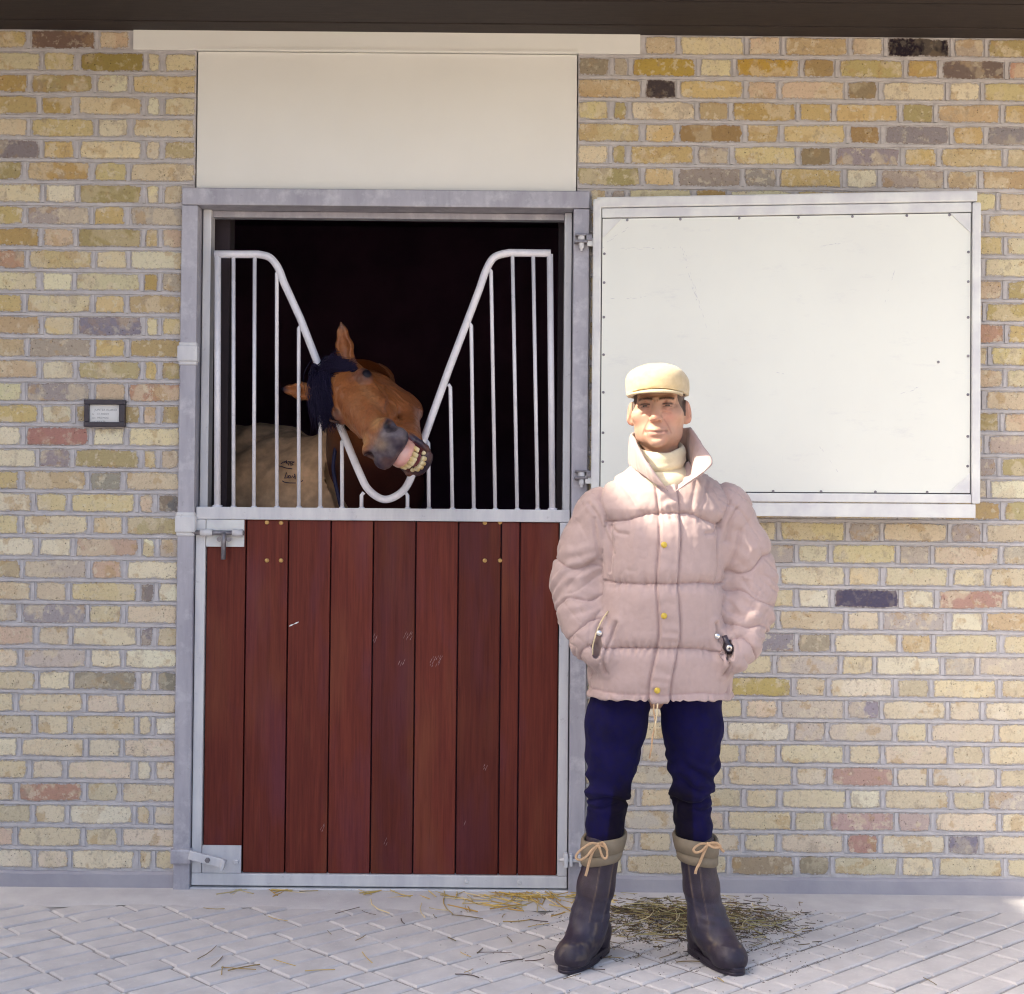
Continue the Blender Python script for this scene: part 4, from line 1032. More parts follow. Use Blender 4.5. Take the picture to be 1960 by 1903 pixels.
tube('drawstring',[P(*p,BY-.148) for p in ((1259,1340),(1258,1362),(1254,1390),(1255,1415))],.0024,MLI,jk,6,flat=.6)
# --- breeches
T=Field((BX-.29,BY-.15,.30),(BX+.27,BY+.19,.90),.0042)
def t_(x,y,z): return (BX+x,BY+y,z)
T.chain([(t_(-.080,.02,.90),.085),(t_(-.108,.02,.79),.0865),(t_(-.128,.016,.70),.0905),(t_(-.137,.012,.60),.075),(t_(-.146,.012,.505),.0605),(t_(-.150,.022,.47),.057),(t_(-.156,.03,.40),.0520),(t_(-.158,.032,.345),.046)],.016,(1,1.12,1))
T.chain([(t_(.06,.02,.90),.085),(t_(.090,.02,.79),.0905),(t_(.099,.016,.70),.088),(t_(.101,.012,.60),.073),(t_(.097,.012,.505),.0575),(t_(.097,.022,.47),.0535),(t_(.106,.03,.40),.0520),(t_(.110,.032,.345),.046)],.016,(1,1.12,1))
V,Q=T.mesh(); N=vnormals(V,Q); lx=V[:,0]-BX; lz=V[:,2]
kn=np.exp(-((lz-.515)/.10)**2)
dsp=.004*fbm(V*np.array((16,16,11)),3,3)+kn*.0085*np.sin(lz*115+lx*30*np.sign(lx)+4*fbm(V*12,2,4))*np.clip(.5+vnoise(V*9,8),0,1)
for zc,d in ((.487,.008),(.500,-.004),(.468,.005)):
    dsp-=d*np.exp(-((lz-zc-.01*np.sin(lx*40+zc*80))/.006)**2)
V=V+N*dsp[:,None]
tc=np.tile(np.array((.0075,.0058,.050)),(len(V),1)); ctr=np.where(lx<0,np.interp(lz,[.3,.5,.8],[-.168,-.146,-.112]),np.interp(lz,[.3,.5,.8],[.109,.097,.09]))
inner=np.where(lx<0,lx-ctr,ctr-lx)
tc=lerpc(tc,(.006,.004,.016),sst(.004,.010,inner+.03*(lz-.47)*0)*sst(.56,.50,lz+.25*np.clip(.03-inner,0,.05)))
tc*=(1+.2*fbm(V*25,2))[:,None]
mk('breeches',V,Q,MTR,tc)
# --- wellington boots
def boot(shaft,heel,toe,side):
    Bf=Field((BX+min(shaft[0][0],toe[0])-.09,BY-.19,.0),(BX+max(shaft[0][0],toe[0])+.09,BY+.22,.39),.0036)
    Bf.chain([(t_(x,y,z),r) for x,y,z,r in shaft],.02,(1,1.1,1))
    h=Vector((heel[0],heel[1],.066)); t=Vector((toe[0],toe[1],.050)); mid=h.lerp(t,.55)+Vector((0,0,.022)); ank=shaft[-1]
    Bf.cone(t_(h.x,h.y,.070),t_(mid.x,mid.y,.064),.042,.041,.02); Bf.cone(t_(mid.x,mid.y,.062),t_(t.x,t.y,.046),.041,.040,.02); Bf.ell(t_(t.x,t.y,.037),(.045,.050,.033),.02); Bf.cone(t_(h.x,h.y,.045),t_(h.x,h.y,.028),.038,.036,.012); Bf.cone(t_(mid.x,mid.y,.032),t_(t.x,t.y,.028),.036,.041,.010)
    d=(t-h).normalized(); 
    Bf.cone(t_(ank[0],ank[1],ank[2]),t_(mid.x,mid.y,.078),.048,.042,.04); Bf.cone(t_(ank[0],ank[1]-.01,ank[2]-.02),t_(t.x,t.y,.040),.036,.030,.04)
    sl,X,Y,Z=Bf.sub((-9,-9,-9),(9,9,9)); Bf.d=np.maximum(Bf.d,.018-Z+0*X+0*Y)
    Bf.d=np.maximum(Bf.d,Z-.372+0*X+0*Y)
    V,Q=Bf.mesh(); N=vnormals(V,Q); lz=V[:,2]
    along=(V[:,0]-BX-h.x)*d.x+(V[:,1]-BY-h.y)*d.y; across=(V[:,0]-BX-h.x)*-d.y+(V[:,1]-BY-h.y)*d.x
    dsp=.0022*fbm(V*np.array((14,14,9)),3,side+5)
    for zc in (.125,.150,.185): dsp+=.0015*np.sin((lz-zc)*210+V[:,0]*40)*np.exp(-((lz-zc)/.018)**2)*np.clip(.5+vnoise(V*14,3),0,1)
    L=(t-h).length
    # seams: front and side ridges, instep vamp edge
    cx=np.interp(lz,[s[2] for s in shaft][::-1],[s[0] for s in shaft][::-1]); dx=V[:,0]-BX-cx
    for o in (-.004,.034 if side<0 else -.034): dsp+=.0018*np.exp(-((dx-o)/.0028)**2)*(V[:,1]<BY+.03)*(lz>.10)
    vamp=np.hypot((along-L*.60)/.10,across/.052); dsp+=.0010*np.exp(-((vamp-1)/.045)**2)*(lz>.045)*(lz<.14)
    V=V+N*dsp[:,None]
    c=np.tile(np.array((.036,.026,.044)),(len(V),1)); dust=np.clip(fbm(V*np.array((18,18,8)),3,2)+.15,0,1)
    c=lerpc(c,(.11,.075,.07),dust*.38*(lz>.1)); c=lerpc(c,(.20,.15,.10),np.exp(-((vamp-1)/.06)**2)*(lz>.045)*(lz<.13)*np.clip(vnoise(V*90,3)+.3,0,1)*.8)
    sm=np.zeros(len(V))
    for o in (-.004,.034 if side<0 else -.034): sm=np.maximum(sm,np.exp(-((dx-o)/.0018)**2)*(V[:,1]<BY+.03)*(lz>.13))
    c=lerpc(c,(.20,.14,.10),sm*.7)
    c=lerpc(c,(.028,.020,.036),sst(.062,.05,lz)*.8)
    c=lerpc(c,(.22,.16,.11),np.clip(fbm(V*np.array((40,40,30)),3,12)-.35,0,1)*.4*(lz<.20)*(lz>.04))
    c=lerpc(c,(.045,.045,.085),np.exp(-((along-L*.45)/.05)**2)*(lz>.08)*(lz<.2)*.6)
    bo=mk('boot',V,Q,MBT,c)
    # sole and heel block
    out=[]
    for i in range(64):
        a=2*math.pi*i/64; sn=math.sin(a); tt=.5-.5*math.cos(a)
        wdt=np.interp(tt,[0,.12,.35,.7,.9,1],[.038,.0395,.037,.046,.044,.040])
        al=-.050+(L+.104)*tt; ac=math.copysign(abs(sn)**.62,sn)*wdt
        out.append((h+d*al+Vector((-d.y,d.x,0))*ac))
    def slab(nm,poly,z0,z1,ins):
        cen=sum(poly,Vector())/len(poly); rings=[]
        for zz,k in ((z0,ins),(z0+.002,0),(z1-.003,0),(z1,ins)): rings.append([(BX+p.x+(cen-p).normalized().x*k,BY+p.y+(cen-p).normalized().y*k,zz) for p in poly])
        v,f=loft(rings,True,True); return mk(nm,v,f,MBT,np.tile(np.array((.026,.019,.034)),(len(v),1)),bo,False)
    slab('sole',out,.0105,.0245,.002)
    hb=[p for p in out if (p-h).dot(d)<.052]; hb=sorted(hb,key=lambda p: math.atan2((p-h)[1]-.0,(p-h)[0])); slab('heel_block',hb,.001,.011,.002)
    fb=[p for p in out if (p-h).dot(d)>L*.5-.03]; cc=sum(fb,Vector())/len(fb); fb=sorted(fb,key=lambda p: math.atan2((p-cc)[1],(p-cc)[0])); slab('tread',fb,.001,.011,.002)
    # folded canvas cuff with a step
    sx,sy,_,sr=shaft[0]; sx2=shaft[1][0]; rings=[]
    tilt=.010 if side<0 else -.008
    for zz,ex in ((.300,.004),(.302,.0075),(.327,.0095),(.3285,.0065),(.331,.0115),(.352,.0135),(.368,.0135),(.3745,.009),(.370,.002),(.34,.001)):
        f_=(zz-.30)/.07; cx_=np.interp(zz,[.20,.365],[sx2,sx]); rings.append([(BX+cx_+(sr+ex+.002*f_)*math.cos(a)+.001*math.sin(5*a),BY+sy+(sr*1.08+ex)*math.sin(a),zz+tilt*math.cos(a)-.006*math.sin(a)*-1+.0015*math.sin(3*a)) for a in np.linspace(0,2*math.pi,44,endpoint=False)])
    v,f=loft(rings); cu=mk('boot_cuff',v,f,MCU,None,bo)
    return bo,cu
bl,cl=boot([(-.157,.032,.365,.0530),(-.180,.036,.22,.0515),(-.198,.045,.13,.0455)],(-.168,.115),(-.252,-.036),-1)
brr,cr=boot([(.111,.032,.365,.0530),(.130,.036,.22,.0500),(.149,.045,.13,.0445)],(.138,.115),(.204,-.040),1)
def bow(boot_,knot,loops,tails,y):
    k=P(*knot,y); bm=bmesh.new(); bmesh.ops.create_icosphere(bm,subdivisions=2,radius=.0065); bmesh.ops.translate(bm,verts=bm.verts,vec=k); o=bm_obj('lace_bow',bm,MLA,boot_,True)
    ORI[o.name]=ORI[boot_.name]
    for L_ in loops: 
        pts=[P(u,v,y-.006-.008*math.sin(math.pi*i/(len(L_)-1))) for i,(u,v) in enumerate(L_)]; v,f=tube_data(spline(pts,5),.0036,8,False,True,.42); oo=mesh_obj('lace',v,f,MLA,boot_,True)
    for L_ in tails:
        pts=[P(u,v,y-.005) for u,v in L_]; v,f=tube_data(spline(pts,5),.0040,8,False,True,.4); mesh_obj('lace',v,f,MLA,boot_,True)
yb=BY+.032-.078
bow(bl,(1146,1617),[[(1146,1617),(1133,1614),(1118,1622),(1105,1634),(1103,1643),(1112,1646),(1124,1638),(1134,1626),(1146,1617)],[(1146,1617),(1154,1613),(1161,1624),(1162,1640),(1156,1643),(1151,1634),(1146,1617)]],[[(1146,1617),(1135,1630),(1128,1650),(1124,1666),(1121,1677)],[(1146,1617),(1156,1620),(1163,1629)]],yb)
bow(brr,(1355,1616),[[(1355,1616),(1343,1615),(1333,1620),(1327,1627),(1333,1632),(1344,1628),(1355,1616)],[(1355,1616),(1364,1613),(1374,1615),(1379,1621),(1370,1623),(1361,1620),(1355,1616)]],[[(1355,1616),(1347,1633),(1340,1650),(1333,1664),(1331,1673)],[(1355,1616),(1367,1617),(1379,1624),(1386,1631)]],yb)

# ================================================================== the horse
eyeC=P(665,766,-.10); view=(CAMP-eyeC).normalized(); sx_=Vector((0,0,1)).cross(view).normalized(); sy_=view.cross(sx_)
def im(v): return (sx_*v[0]+sy_*v[1]+view*v[2])
ha=im((.215,-.37,.90)).normalized(); hl=im((.52,.82,.22)); hl=(hl-ha*hl.dot(ha)).normalized(); hu=ha.cross(hl)
o0=P(724,842,-.42)-ha*.375-hu*(-.035)
KM=Matrix(((ha.x,hl.x,hu.x,o0.x),(ha.y,hl.y,hu.y,o0.y),(ha.z,hl.z,hu.z,o0.z),(0,0,0,1)))
horse=thing('horse',(-1.0,.75,0),'bay horse with black forelock pushing its tilted head through the grille and baring its teeth','horse')
KI=KM.inverted()
earL=(KI@P(664,698,.02),KI@P(652,615,-.01)); earR=(KI@P(602,752,.02),KI@P(537,744,.05))
K=Field((-.34,-.26,-.34),(.48,.26,.27),.0033)
K.ell((-.085,0,-.035),(.13,.080,.072),.03); 
K.cone((-.03,0,-.062),(.30,0,-.066),.073,.048,.03,False,(1,.95,1)); K.cone((-.02,0,-.024),(.32,0,-.040),.036,.024,.018,False,(1,1.85,1))
for s in (-1,1):
    K.ell((.008,s*.080,-.030),(.044,.026,.032),.022)                  # orbit
    K.cone((-.05,s*.070,-.050),(.16,s*.060,-.070),.022,.014,.02)     # facial crest
    K.ell((-.020,s*.056,-.168),(.118,.038,.122),.03); K.ell((.10,s*.044,-.095),(.11,.036,.055),.03)                 # cheek
    K.ell((-.045,s*.048,-.240),(.068,.034,.062),.03)
    K.cone((-.01,s*.046,-.230),(.28,s*.026,-.180),.042,.034,.03)     # jaw bar
    K.ell((-.062,s*.074,-.004),(.024,.010,.014),.014,True)           # hollow above the eye
    K.ell((.19,s*.075,-.110),(.06,.010,.022),.025,True)              # hollow before the cheek
K.ell((.345,0,-.062),(.062,.058,.048),.03); K.ell((.385,0,-.068),(.038,.066,.042),.02)
K.cone((.398,-.046,-.080),(.398,.046,-.080),.030,.030,.02); 
for s in (-1,1):
    K.ell((.362,s*.052,-.040),(.036,.022,.028),.016)
    K.ell((.392,s*.058,-.034),(.018,.016,.020),.006,True); K.ell((.380,s*.066,-.044),(.022,.013,.018),.006,True)
K.ell((.355,0,-.128),(.040,.042,.036),.02)                           # upper jaw under the lip
# mouth gap and lower jaw
K.cone((.20,0,-.085),(.315,0,-.150),.030,.036,.03)
K.ell((.44,0,-.152),(.115,.058,.030),.012,True)
K.cone((.18,0,-.155),(.345,0,-.196),.034,.036,.03); K.ell((.352,0,-.212),(.042,.047,.027),.02); K.ell((.386,0,-.212),(.018,.046,.019),.012)
K.ell((.40,0,-.172),(.05,.042,.020),.010,True)
K.cone((.27,.040,-.115),(.375,.050,-.192),.012,.012,.014); K.cone((.27,-.040,-.115),(.375,-.050,-.192),.012,.012,.014)
for eb,et,s in ((*earL,1),(*earR,-1)):                                # ears, cupped forwards
    sd=(et-eb).normalized(); fwd=(KI.to_3x3()@view); fwd=(fwd-sd*fwd.dot(sd)).normalized(); e1=eb.lerp(et,.42); e2=eb.lerp(et,.78); ft=eb.lerp(Vector((-.09,s*.035,-.03)),.6)
    K.cone(ft,eb,.034,.030,.03); K.cone(eb,e1,.029,.030,.02); K.cone(e1,e2,.030,.016,.012); K.cone(e2,et,.016,.0025,.010)
    K.cone(eb+fwd*.030+sd*.03,e1+fwd*.028,.012,.018,.010,True); K.cone(e1+fwd*.028,et+fwd*.014-sd*.02,.018,.004,.008,True)
K.cone((-.10,0,-.14),(-.30,0,-.20),.075,.085,.05)                     # throat, runs into the neck
V,Q=K.mesh(); N=vnormals(V,Q); x,y,z=V.T; ay=np.abs(y)
# veins, muscle edges, whisker bumps
dsp=.0020*fbm(V*26,3,5)+.0011*fbm(V*80,2,6)
for pts in ([(.02,-.10),(.10,-.085),(.20,-.095),(.27,-.07)],[(.06,-.05),(.14,-.075),(.22,-.06)],[(.03,-.14),(.07,-.19)]):
    dsp+=.0032*np.exp(-(np.where(ay>.02,polydist(x,z,pts),1)/.006)**2)
dsp+=.0022*np.sin(x*210+18*z+2*vnoise(V*30,3))*np.exp(-((x-.315)/.03)**2)*np.exp(-((z+.06)/.05)**2)*(ay>.02)
dsp-=.004*np.exp(-(np.where(ay>.025,polydist(x,z,[(.03,-.062),(.12,-.072),(.22,-.088),(.28,-.10)]),1)/.010)**2)
V=V+N*dsp[:,None]
tipd=np.minimum(np.linalg.norm(V-np.array(earL[1]),axis=1),np.linalg.norm(V-np.array(earR[1]),axis=1))
c=np.tile(np.array((.27,.088,.026)),(len(V),1))
c=lerpc(c,(.36,.14,.045),np.clip(.5+fbm(V*12,3,9),0,1)*.35)
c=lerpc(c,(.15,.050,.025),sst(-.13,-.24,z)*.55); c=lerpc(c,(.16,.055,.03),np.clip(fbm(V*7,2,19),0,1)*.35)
c=lerpc(c,(.46,.26,.11),np.exp(-(((x-.33)/.035)**2+((ay-.045)/.03)**2+((z+.02)/.035)**2))*.85)
mz=sst(.335,.375,x+.35*(ay-.03)-.25*(z+.06)*(z>-.06)+.03*vnoise(V*30,2)*.3)*sst(-.012,-.030,z)
mz=np.maximum(mz,sst(.30,.34,x)*sst(-.085,-.10,z)); 
c=lerpc(c,(.042,.030,.050),mz); c=lerpc(c,(.16,.135,.145),mz*np.clip(fbm(V*28,3,4)+.25,0,1)*.75*sst(-.12,-.09,z))
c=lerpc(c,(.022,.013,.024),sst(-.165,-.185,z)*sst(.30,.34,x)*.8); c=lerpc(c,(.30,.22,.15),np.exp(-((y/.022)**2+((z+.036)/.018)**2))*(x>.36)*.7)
nos=np.exp(-(((x-.386)/.020)**2+((ay-.060)/.016)**2+((z+.037)/.019)**2)); c=lerpc(c,(.010,.006,.010),np.clip(nos*1.6,0,1))
mouth=(z<-.112)*(z>-.19)*(x>.30)*(ay<.044); c=lerpc(c,(.13,.03,.035),mouth*.85)
ey=np.exp(-(((x-.020)/.036)**2+((z+.022)/.026)**2))*(ay>.058); c=lerpc(c,(.022,.014,.022),np.clip(ey*1.9-.35,0,1)*.97)
c=lerpc(c,(.42,.25,.11),np.exp(-(((x+.03)/.02)**2+((z+.012)/.02)**2))*(ay>.06)*.45)
c=lerpc(c,(.014,.009,.028),sst(.045,.012,tipd)); c=lerpc(c,(.20,.08,.05),np.clip(fbm(V*18,2,44),0,1)*.5*(z<.03)); c=lerpc(c,(.42,.19,.075),np.clip(fbm(V*np.array((15,15,15)),2,54)-.1,0,1)*.45); c=lerpc(c,(.17,.05,.02),np.exp(-(((x-.20)/.09)**2+((ay-.075)/.022)**2+((z+.085)/.03)**2))*.6); c=lerpc(c,(.44,.22,.10),np.exp(-(((x-.10)/.12)**2+((ay-.058)/.010)**2+((z+.035)/.03)**2))*.5)  # dark ear tips, coat mottle; side-plane shade and face-edge highlight painted in
hv,hq,hc=xfm(V,KM),Q,c
# neck, chest, trunk, legs in the dark of the box
kb=KM@Vector((-.22,0,-.15)); kt=KM@Vector((-.12,0,-.10))
wt_=np.array((-1.05,.78,1.45))
G_=Field((-2.6,.02,.0),(.05,1.25,1.95),.018)
nk=Vector((-.55,.56,1.42))
G_.cone(kt,nk,.115,.18,.08); G_.cone(nk,(-.95,.75,1.32),.19,.27,.10); G_.cone((-.66,.72,1.20),(-1.0,.78,1.20),.20,.28,.10)
G_.cone((-.95,.78,1.25),(-2.0,.82,1.22),.315,.33,.15); G_.cone((-2.0,.82,1.28),(-2.3,.82,1.30),.33,.28,.15); G_.cone((-1.0,.78,1.42),(-1.25,.80,1.44),.17,.15,.15)
for lx_,ly_ in ((-.85,.62),(-.85,.92)): G_.chain([((lx_,ly_,1.0),.12),((lx_+.02,ly_,.62),.065),((lx_+.02,ly_,.56),.06),((lx_+.02,ly_,.20),.04),((lx_+.05,ly_,.10),.042),((lx_+.08,ly_,.03),.06)],.04)
for lx_,ly_ in ((-2.2,.68),(-2.2,.96)): G_.chain([((lx_,ly_,1.05),.17),((lx_+.10,ly_,.78),.11),((lx_-.12,ly_,.55),.062),((lx_-.06,ly_,.20),.042),((lx_-.02,ly_,.10),.045),((lx_+.02,ly_,.03),.062)],.04)
V,Q=G_.mesh(); c=np.tile(np.array((.085,.026,.022)),(len(V),1)); c=lerpc(c,(.22,.072,.024),sst(.34,.14,np.linalg.norm(V-np.array(kt),axis=1))); c=lerpc(c,(.012,.010,.012),sst(.75,.5,V[:,2]))  # coat darkened away from the head, stable shade put into colour; legs black
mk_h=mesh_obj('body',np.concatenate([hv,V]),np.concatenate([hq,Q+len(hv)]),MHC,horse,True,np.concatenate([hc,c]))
# eyes
for s in (-1,1):
    n=12;rings=[[(math.sin(a)*math.cos(t)*.0185,math.cos(a)*.0175,math.sin(a)*math.sin(t)*.0165) for t in np.linspace(0,2*math.pi,20,endpoint=False)] for a in np.linspace(0.001,math.pi-.001,n+1)]
    v,f=loft(rings); v=np.array(v)*np.array((1.28,1.12,1.05))+np.array((.024,s*(.0905 if s>0 else .086),-.024)); mesh_obj('eye',xfm(v,KM),f,MHE,horse,True,np.tile(np.array((.006,.004,.009)),(len(v),1)))
for s in (-1,):
    pts=[Vector((.024+.030*t,s*(.1060-.014*t*t),-.022+.0175*(1-t*t*.95))) for t in np.linspace(-1,1,9)]
    v,f=tube_data([KM@p for p in pts],[.0052*(.5+.5*math.sin(math.pi*(i+.5)/9)) for i in range(9)],8); mesh_obj('eyelid',v,f,MHC,horse,True,np.tile(np.array((.060,.026,.018)),(len(v),1)))
# gums and teeth
Gm=Field((.30,-.07,-.17),(.45,.07,-.08),.0022)
Gm.ell((.380,0,-.124),(.050,.049,.033),.01); 
for k in range(6):
    t=(k-2.5)/2.5; Gm.ell((.411-.022*t*t,.0385*t,-.136),(.010,.0095,.015),.008)
V,Q=Gm.mesh(); gc=np.tile(np.array((.72,.38,.34)),(len(V),1)); gc=lerpc(gc,(.68,.45,.40),np.clip(.4+fbm(V*50,2),0,1)*.6); gc=lerpc(gc,(.50,.25,.16),sst(.02,.04,np.abs(V[:,1]))*.5)
gum=mesh_obj('gum',xfm(V,KM),Q,MGU,horse,True,gc)
def tooth(base,d,side,w,l,dp,row):
    base=Vector(base); d=Vector(d).normalized(); side=Vector(side).normalized(); f_=d.cross(side)
    r_=[]
    for s,kw,kd in ((-.3,.78,.8),(0,.86,1),(.35,.98,1),(.75,1,.95),(.96,.94,.8),(1,.82,.6)):
        ring=[]
        for k in range(12):
            a=2*math.pi*k/12; cx_,sy2=math.cos(a),math.sin(a); e=lambda q: math.copysign(abs(q)**.8,q)
            ring.append(KM@(base+d*l*s+side*w*.5*kw*e(cx_)+f_*dp*.5*kd*e(sy2)))
        r_.append(ring)
    v,f=loft(r_,True,True); va=np.array(v); cc=np.tile(np.array((.66,.53,.26)),(len(v),1)); tt=np.repeat(np.arange(6),12); cc=lerpc(cc,(.45,.27,.10),(tt<2)*.55); cc=lerpc(cc,(.78,.70,.48),(tt>2)*.5)
    mesh_obj('tooth',v,f,MTH,horse,True,cc*(1+.1*random.uniform(-1,1)))
for k in range(6):
    t=(k-2.5)/2.5
    tooth((.419-.024*t*t,.0370*t,-.145),(.10-.1*t*t,-.10*t,-1),(1*-.9*t*.75,1,0),.0180-.0014*abs(t),.021,.013,0)
    tooth((.405-.026*t*t,.0350*t,-.203),(.30,-.08*t,.9),(-.9*t*.75,1,0),.0172,.017,.013,1)
Lg=Field((.28,-.06,-.22),(.42,.06,-.15),.003); Lg.ell((.345,0,-.192),(.058,.030,.014),.01); V,Q=Lg.mesh()
mesh_obj('tongue',xfm(V,KM),Q,MGU,horse,True,np.tile(np.array((.36,.12,.13)),(len(V),1)))
# forelock and mane: tapered locks of hair
def lock(pts,r,n=5): 
    p=spline(pts,4); m=len(p); return tube_data(p,[max(.0004,r*(1-(i/(m-1))**2.2)) for i in range(m)],n)
HV=[];HF=[]
def addlock(d):
    n0=len(HV); HV.extend(d[0]); HF.extend([[n0+i for i in f] for f in d[1]])
poll=KI@P(633,716,.0); poll.y*=.5
for k in range(1700):
    r_=random.Random(k); q0=Vector((poll.x+r_.gauss(0,.018),poll.y+r_.gauss(0,.028),poll.z+r_.uniform(.0,.022)))
    if k%5<2: t_u=r_.random(); e_=KI@P(652+36*t_u,696+10*t_u+r_.gauss(0,6),-.10)          # swept over the brow
    else: e_=KI@P(r_.gauss(632,13),r_.triangular(748,836,800),r_.uniform(-.12,-.06))   # falling to the right side
    m1=q0.lerp(e_,.33)+Vector((.012,0,.040+r_.uniform(-.012,.008))); m2=q0.lerp(e_,.70)+Vector((.008,r_.gauss(0,.004),.026+r_.uniform(-.010,.008)))
    addlock(lock([KM@q0,KM@m1,KM@m2,KM@(e_+Vector((0,0,.004)))],r_.uniform(.0008,.0016)))
for k in range(600):
    r_=random.Random(5000+k); q0=KI@P(r_.gauss(628,9),r_.gauss(708,9),r_.uniform(.0,.03)); e_=KI@P(r_.gauss(609,9),r_.uniform(735,800),r_.uniform(-.02,.03)); m1=q0.lerp(e_,.5)+Vector((0,0,.025))
    addlock(lock([KM@q0,KM@m1,KM@e_],r_.uniform(.0010,.0020),4))
fl=mesh_obj('forelock',HV,HF,MHR,horse,True)
HV=[];HF=[]
for k in range(70):
    r_=random.Random(900+k); t=.3*r_.random(); top=KM@Vector((-.20,0,.02)); base=top.lerp(Vector((-.86,.62,1.66)),t)+Vector((r_.gauss(0,.02),r_.gauss(0,.015),r_.gauss(0,.01)))
    base.z-=.05*math.sin(math.pi*t)
    dn=Vector((.05,.10+r_.gauss(0,.03),-.04)); addlock(lock([base,base+Vector((0,-.05,.015)),base+dn,base+dn*1.7+Vector((0,.02,-.06*r_.random()))],r_.uniform(.003,.006)))
mesh_obj('mane',HV,HF,MHR,horse,True)
# --- rug over the trunk
rug=thing('horse_rug',(-1.0,.75,1.2),'brown canvas rug with hand-lettered marks worn over the body of the bay horse','rug')
RF=Field((-2.3,.05,.75),(-.25,1.28,1.95),.014)
RF.cone((-.58,.47,1.40),(-.95,.66,1.31),.23,.31,.10); RF.cone((-.55,.47,1.18),(-1.0,.64,1.13),.26,.37,.10); RF.cone((-.95,.78,1.22),(-2.0,.95,1.20),.345,.34,.15); RF.cone((-1.0,.80,1.44),(-1.3,.88,1.46),.215,.20,.15)
RF.cone((-.62,.50,1.42),(-.57,.46,1.56),.17,.14,.08)
sl,X,Y,Z=RF.sub((-9,-9,-9),(9,9,9))
pa,pb=P(627,845,.30),P(645,965,.30)
edge=np.interp(Z,[pb.z-.4,pb.z,(pa.z+pb.z)/2,pa.z,pa.z+.3],[pb.x+.10,pb.x,pa.x-.012,pa.x,pa.x+.03]).astype(np.float32)
RF.d=np.maximum(RF.d,X-edge-.25*(Y-.25))
RF.d=np.maximum(RF.d,.86-Z+0*X+0*Y)
V,Q=RF.mesh(); N=vnormals(V,Q); 
dsp=.016*np.clip(fbm(V*np.array((7,7,4)),3,3),-1,1)+.014*np.sin((V[:,0]*1.3-V[:,2]*.8)*30+4*fbm(V*4,2,6))*np.clip(.3+vnoise(V*4,8),0,1)
V=V+N*dsp[:,None]; c=np.tile(np.array((.66,.42,.25)),(len(V),1)); c=c*(1+.18*fbm(V*9,3,2))[:,None]; c=lerpc(c,(.14,.075,.045),np.clip(fbm(V*np.array((5,5,3)),2,30),0,1)*.5)
mesh_obj('cloth',V,Q,MRG,rug,True,c)
def hit(u,v):
    q=P(u,v,.05); d=(q-CAMP).normalized(); t=(q-CAMP).length
    for _ in range(160):
        p=CAMP+d*t
        if p.y>1.2: return None
        s=float(RF.sample(np.array(p)))
        if s<.004: return p-d*.020
        t+=max(s*.5,.003)
    return None
def stroke(name,pts,r,mat):
    q=[hit(u,v) for u,v in pts]; q=[a for a in q if a]
    if len(q)>1: tube(name,q,r,mat,rug,6)
def px(cx,cy): return ((640+cx*220/1960)*.784,(1080+cy*160/1425)*.784)
INK=MDK
for s in ([(410,470),(440,440),(520,410),(525,450)],[(480,440),(530,400),(545,460)],[(560,420),(700,430)],[(590,425),(575,500)],[(620,440),(625,500),(680,490),(640,465),(690,430)],[(345,515),(420,525),(520,560),(650,578)],
          [(530,660),(490,780),(560,770)],[(560,760),(600,720),(560,730),(570,775),(610,770)],[(610,730),(630,775),(660,730),(680,775),(715,720)],[(705,690),(720,740),(715,800)],[(440,840),(490,870),(600,885),(730,885)],[(850,860),(885,825)]):
    stroke('lettering',[px(*p) for p in s],.0019,INK)
be=[P(u,v,.17) for u,v in ((652,832),(642,860),(638,895),(642,925),(650,960),(656,985))]
tube('chest_binding',spline(be,4),.007,MBL,rug,8)

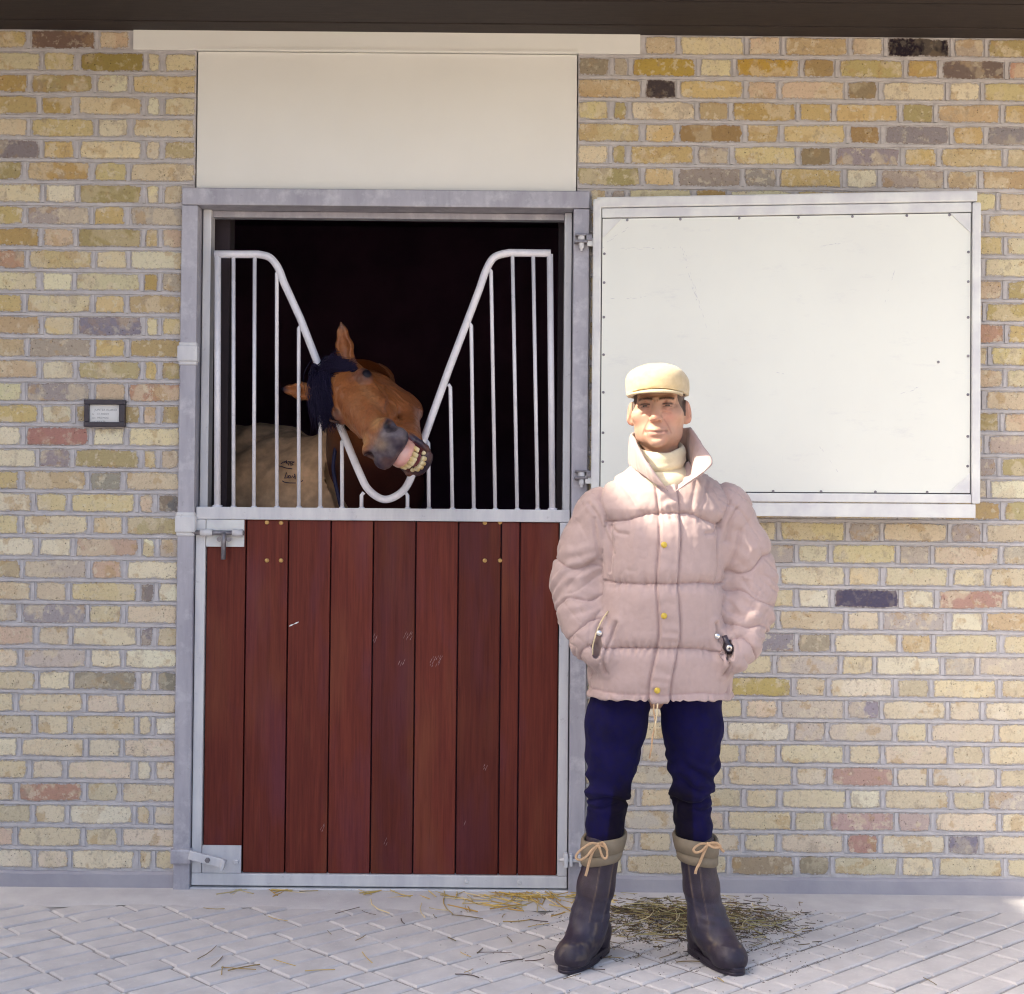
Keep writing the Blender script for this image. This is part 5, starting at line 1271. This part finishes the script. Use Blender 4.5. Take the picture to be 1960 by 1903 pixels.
# ================================================================== straw and hay
def stems(name,n,place,ln,r,cols,label,seed,lift=(.002,.006),mat=None):
    R=random.Random(seed); V=[];F=[];C=[]
    for _ in range(n):
        x,y=place(R); L=R.uniform(*ln); a=R.uniform(0,math.pi); z=R.uniform(*lift); bend=R.gauss(0,.12); rr_=R.uniform(*r); dz=R.gauss(0,.03)
        pts=[]
        for k in range(4):
            t=k/3-.5; aa=a+bend*t*2; pts.append(Vector((x+math.cos(aa)*L*t,y+math.sin(aa)*L*t,max(rr_*.8,z+dz*L*t))))
        v,f=tube_data(pts,rr_,4); n0=len(V); V+=v; F+=[[n0+i for i in q] for q in f]; c=R.choice(cols); k=R.uniform(.7,1.2); C+=[tuple(min(.8,q*k) for q in c)]*len(v)
    o=mesh_obj(name,V,F,mat or MSTW,None,False,np.array(C)); props(o,label,None,None,'stuff'); return o
MSTW=attr_mat('straw',.6,.3,300,.1,.0004,.05)
def door_place(R):
    q=R.random()
    if q<.55: return (min(.30,R.gauss(.12,.16)),-.030-abs(R.gauss(0,.055)))
    if q<.80: return (R.uniform(-.95,.25),-.03-abs(R.gauss(0,.012)))
    return (R.gauss(.05,.17),-.16-abs(R.gauss(0,.06)))
stems('straw',150,door_place,(.05,.19),(.0012,.0024),[(.58,.40,.10),(.62,.47,.18),(.50,.31,.07),(.66,.54,.28)],'yellow straw wisps fallen along the foot of the stable door',11,(.004,.012))
def loose(R): return (R.gauss(-.1,.55),R.uniform(-1.0,-.2))
stems('loose_straw',46,loose,(.03,.12),(.0010,.0018),[(.50,.36,.11),(.36,.25,.09),(.20,.15,.07),(.12,.08,.06)],'single straws scattered over the paving',5,(.003,.005))
def hay(R):
    while True:
        x=R.gauss(.60,.17); y=R.gauss(-.27,.15)
        if y<-.035 and .27<x<1.0: return (x,y)
stems('hay',1700,hay,(.010,.050),(.0007,.0017),[(.20,.14,.06),(.13,.10,.05),(.10,.065,.04),(.34,.27,.13),(.15,.12,.06),(.46,.38,.18),(.07,.045,.03),(.16,.10,.06)],'trodden hay and dirt strewn on the paving behind the boots',21,(.001,.009))
def dirt(R):
    k=round(R.gauss(0,2.6)); t=R.gauss(0,.20); p=(pd1*t+pd2*(k*.1+.05)) if R.random()<.5 else (pd2*t+pd1*(k*.1+.05)); p=p+Vector((.55,-.48,0))
    return (p.x+R.gauss(0,.008),p.y+R.gauss(0,.008))
stems('hay_stalks',70,hay,(.05,.12),(.0010,.0019),[(.50,.42,.20),(.36,.33,.14),(.28,.24,.11),(.58,.50,.30)],'longer pale stalks lying on top of the trodden hay behind the boots',41,(.010,.020))
stems('hay_dust',4200,lambda R: hay(R) if R.random()<.55 else dirt(R),(.002,.007),(.0005,.0012),[(.09,.065,.045),(.13,.10,.06),(.06,.045,.035)],'brown chaff lying in the joints of the paving behind the boots',31,(.0005,.003))
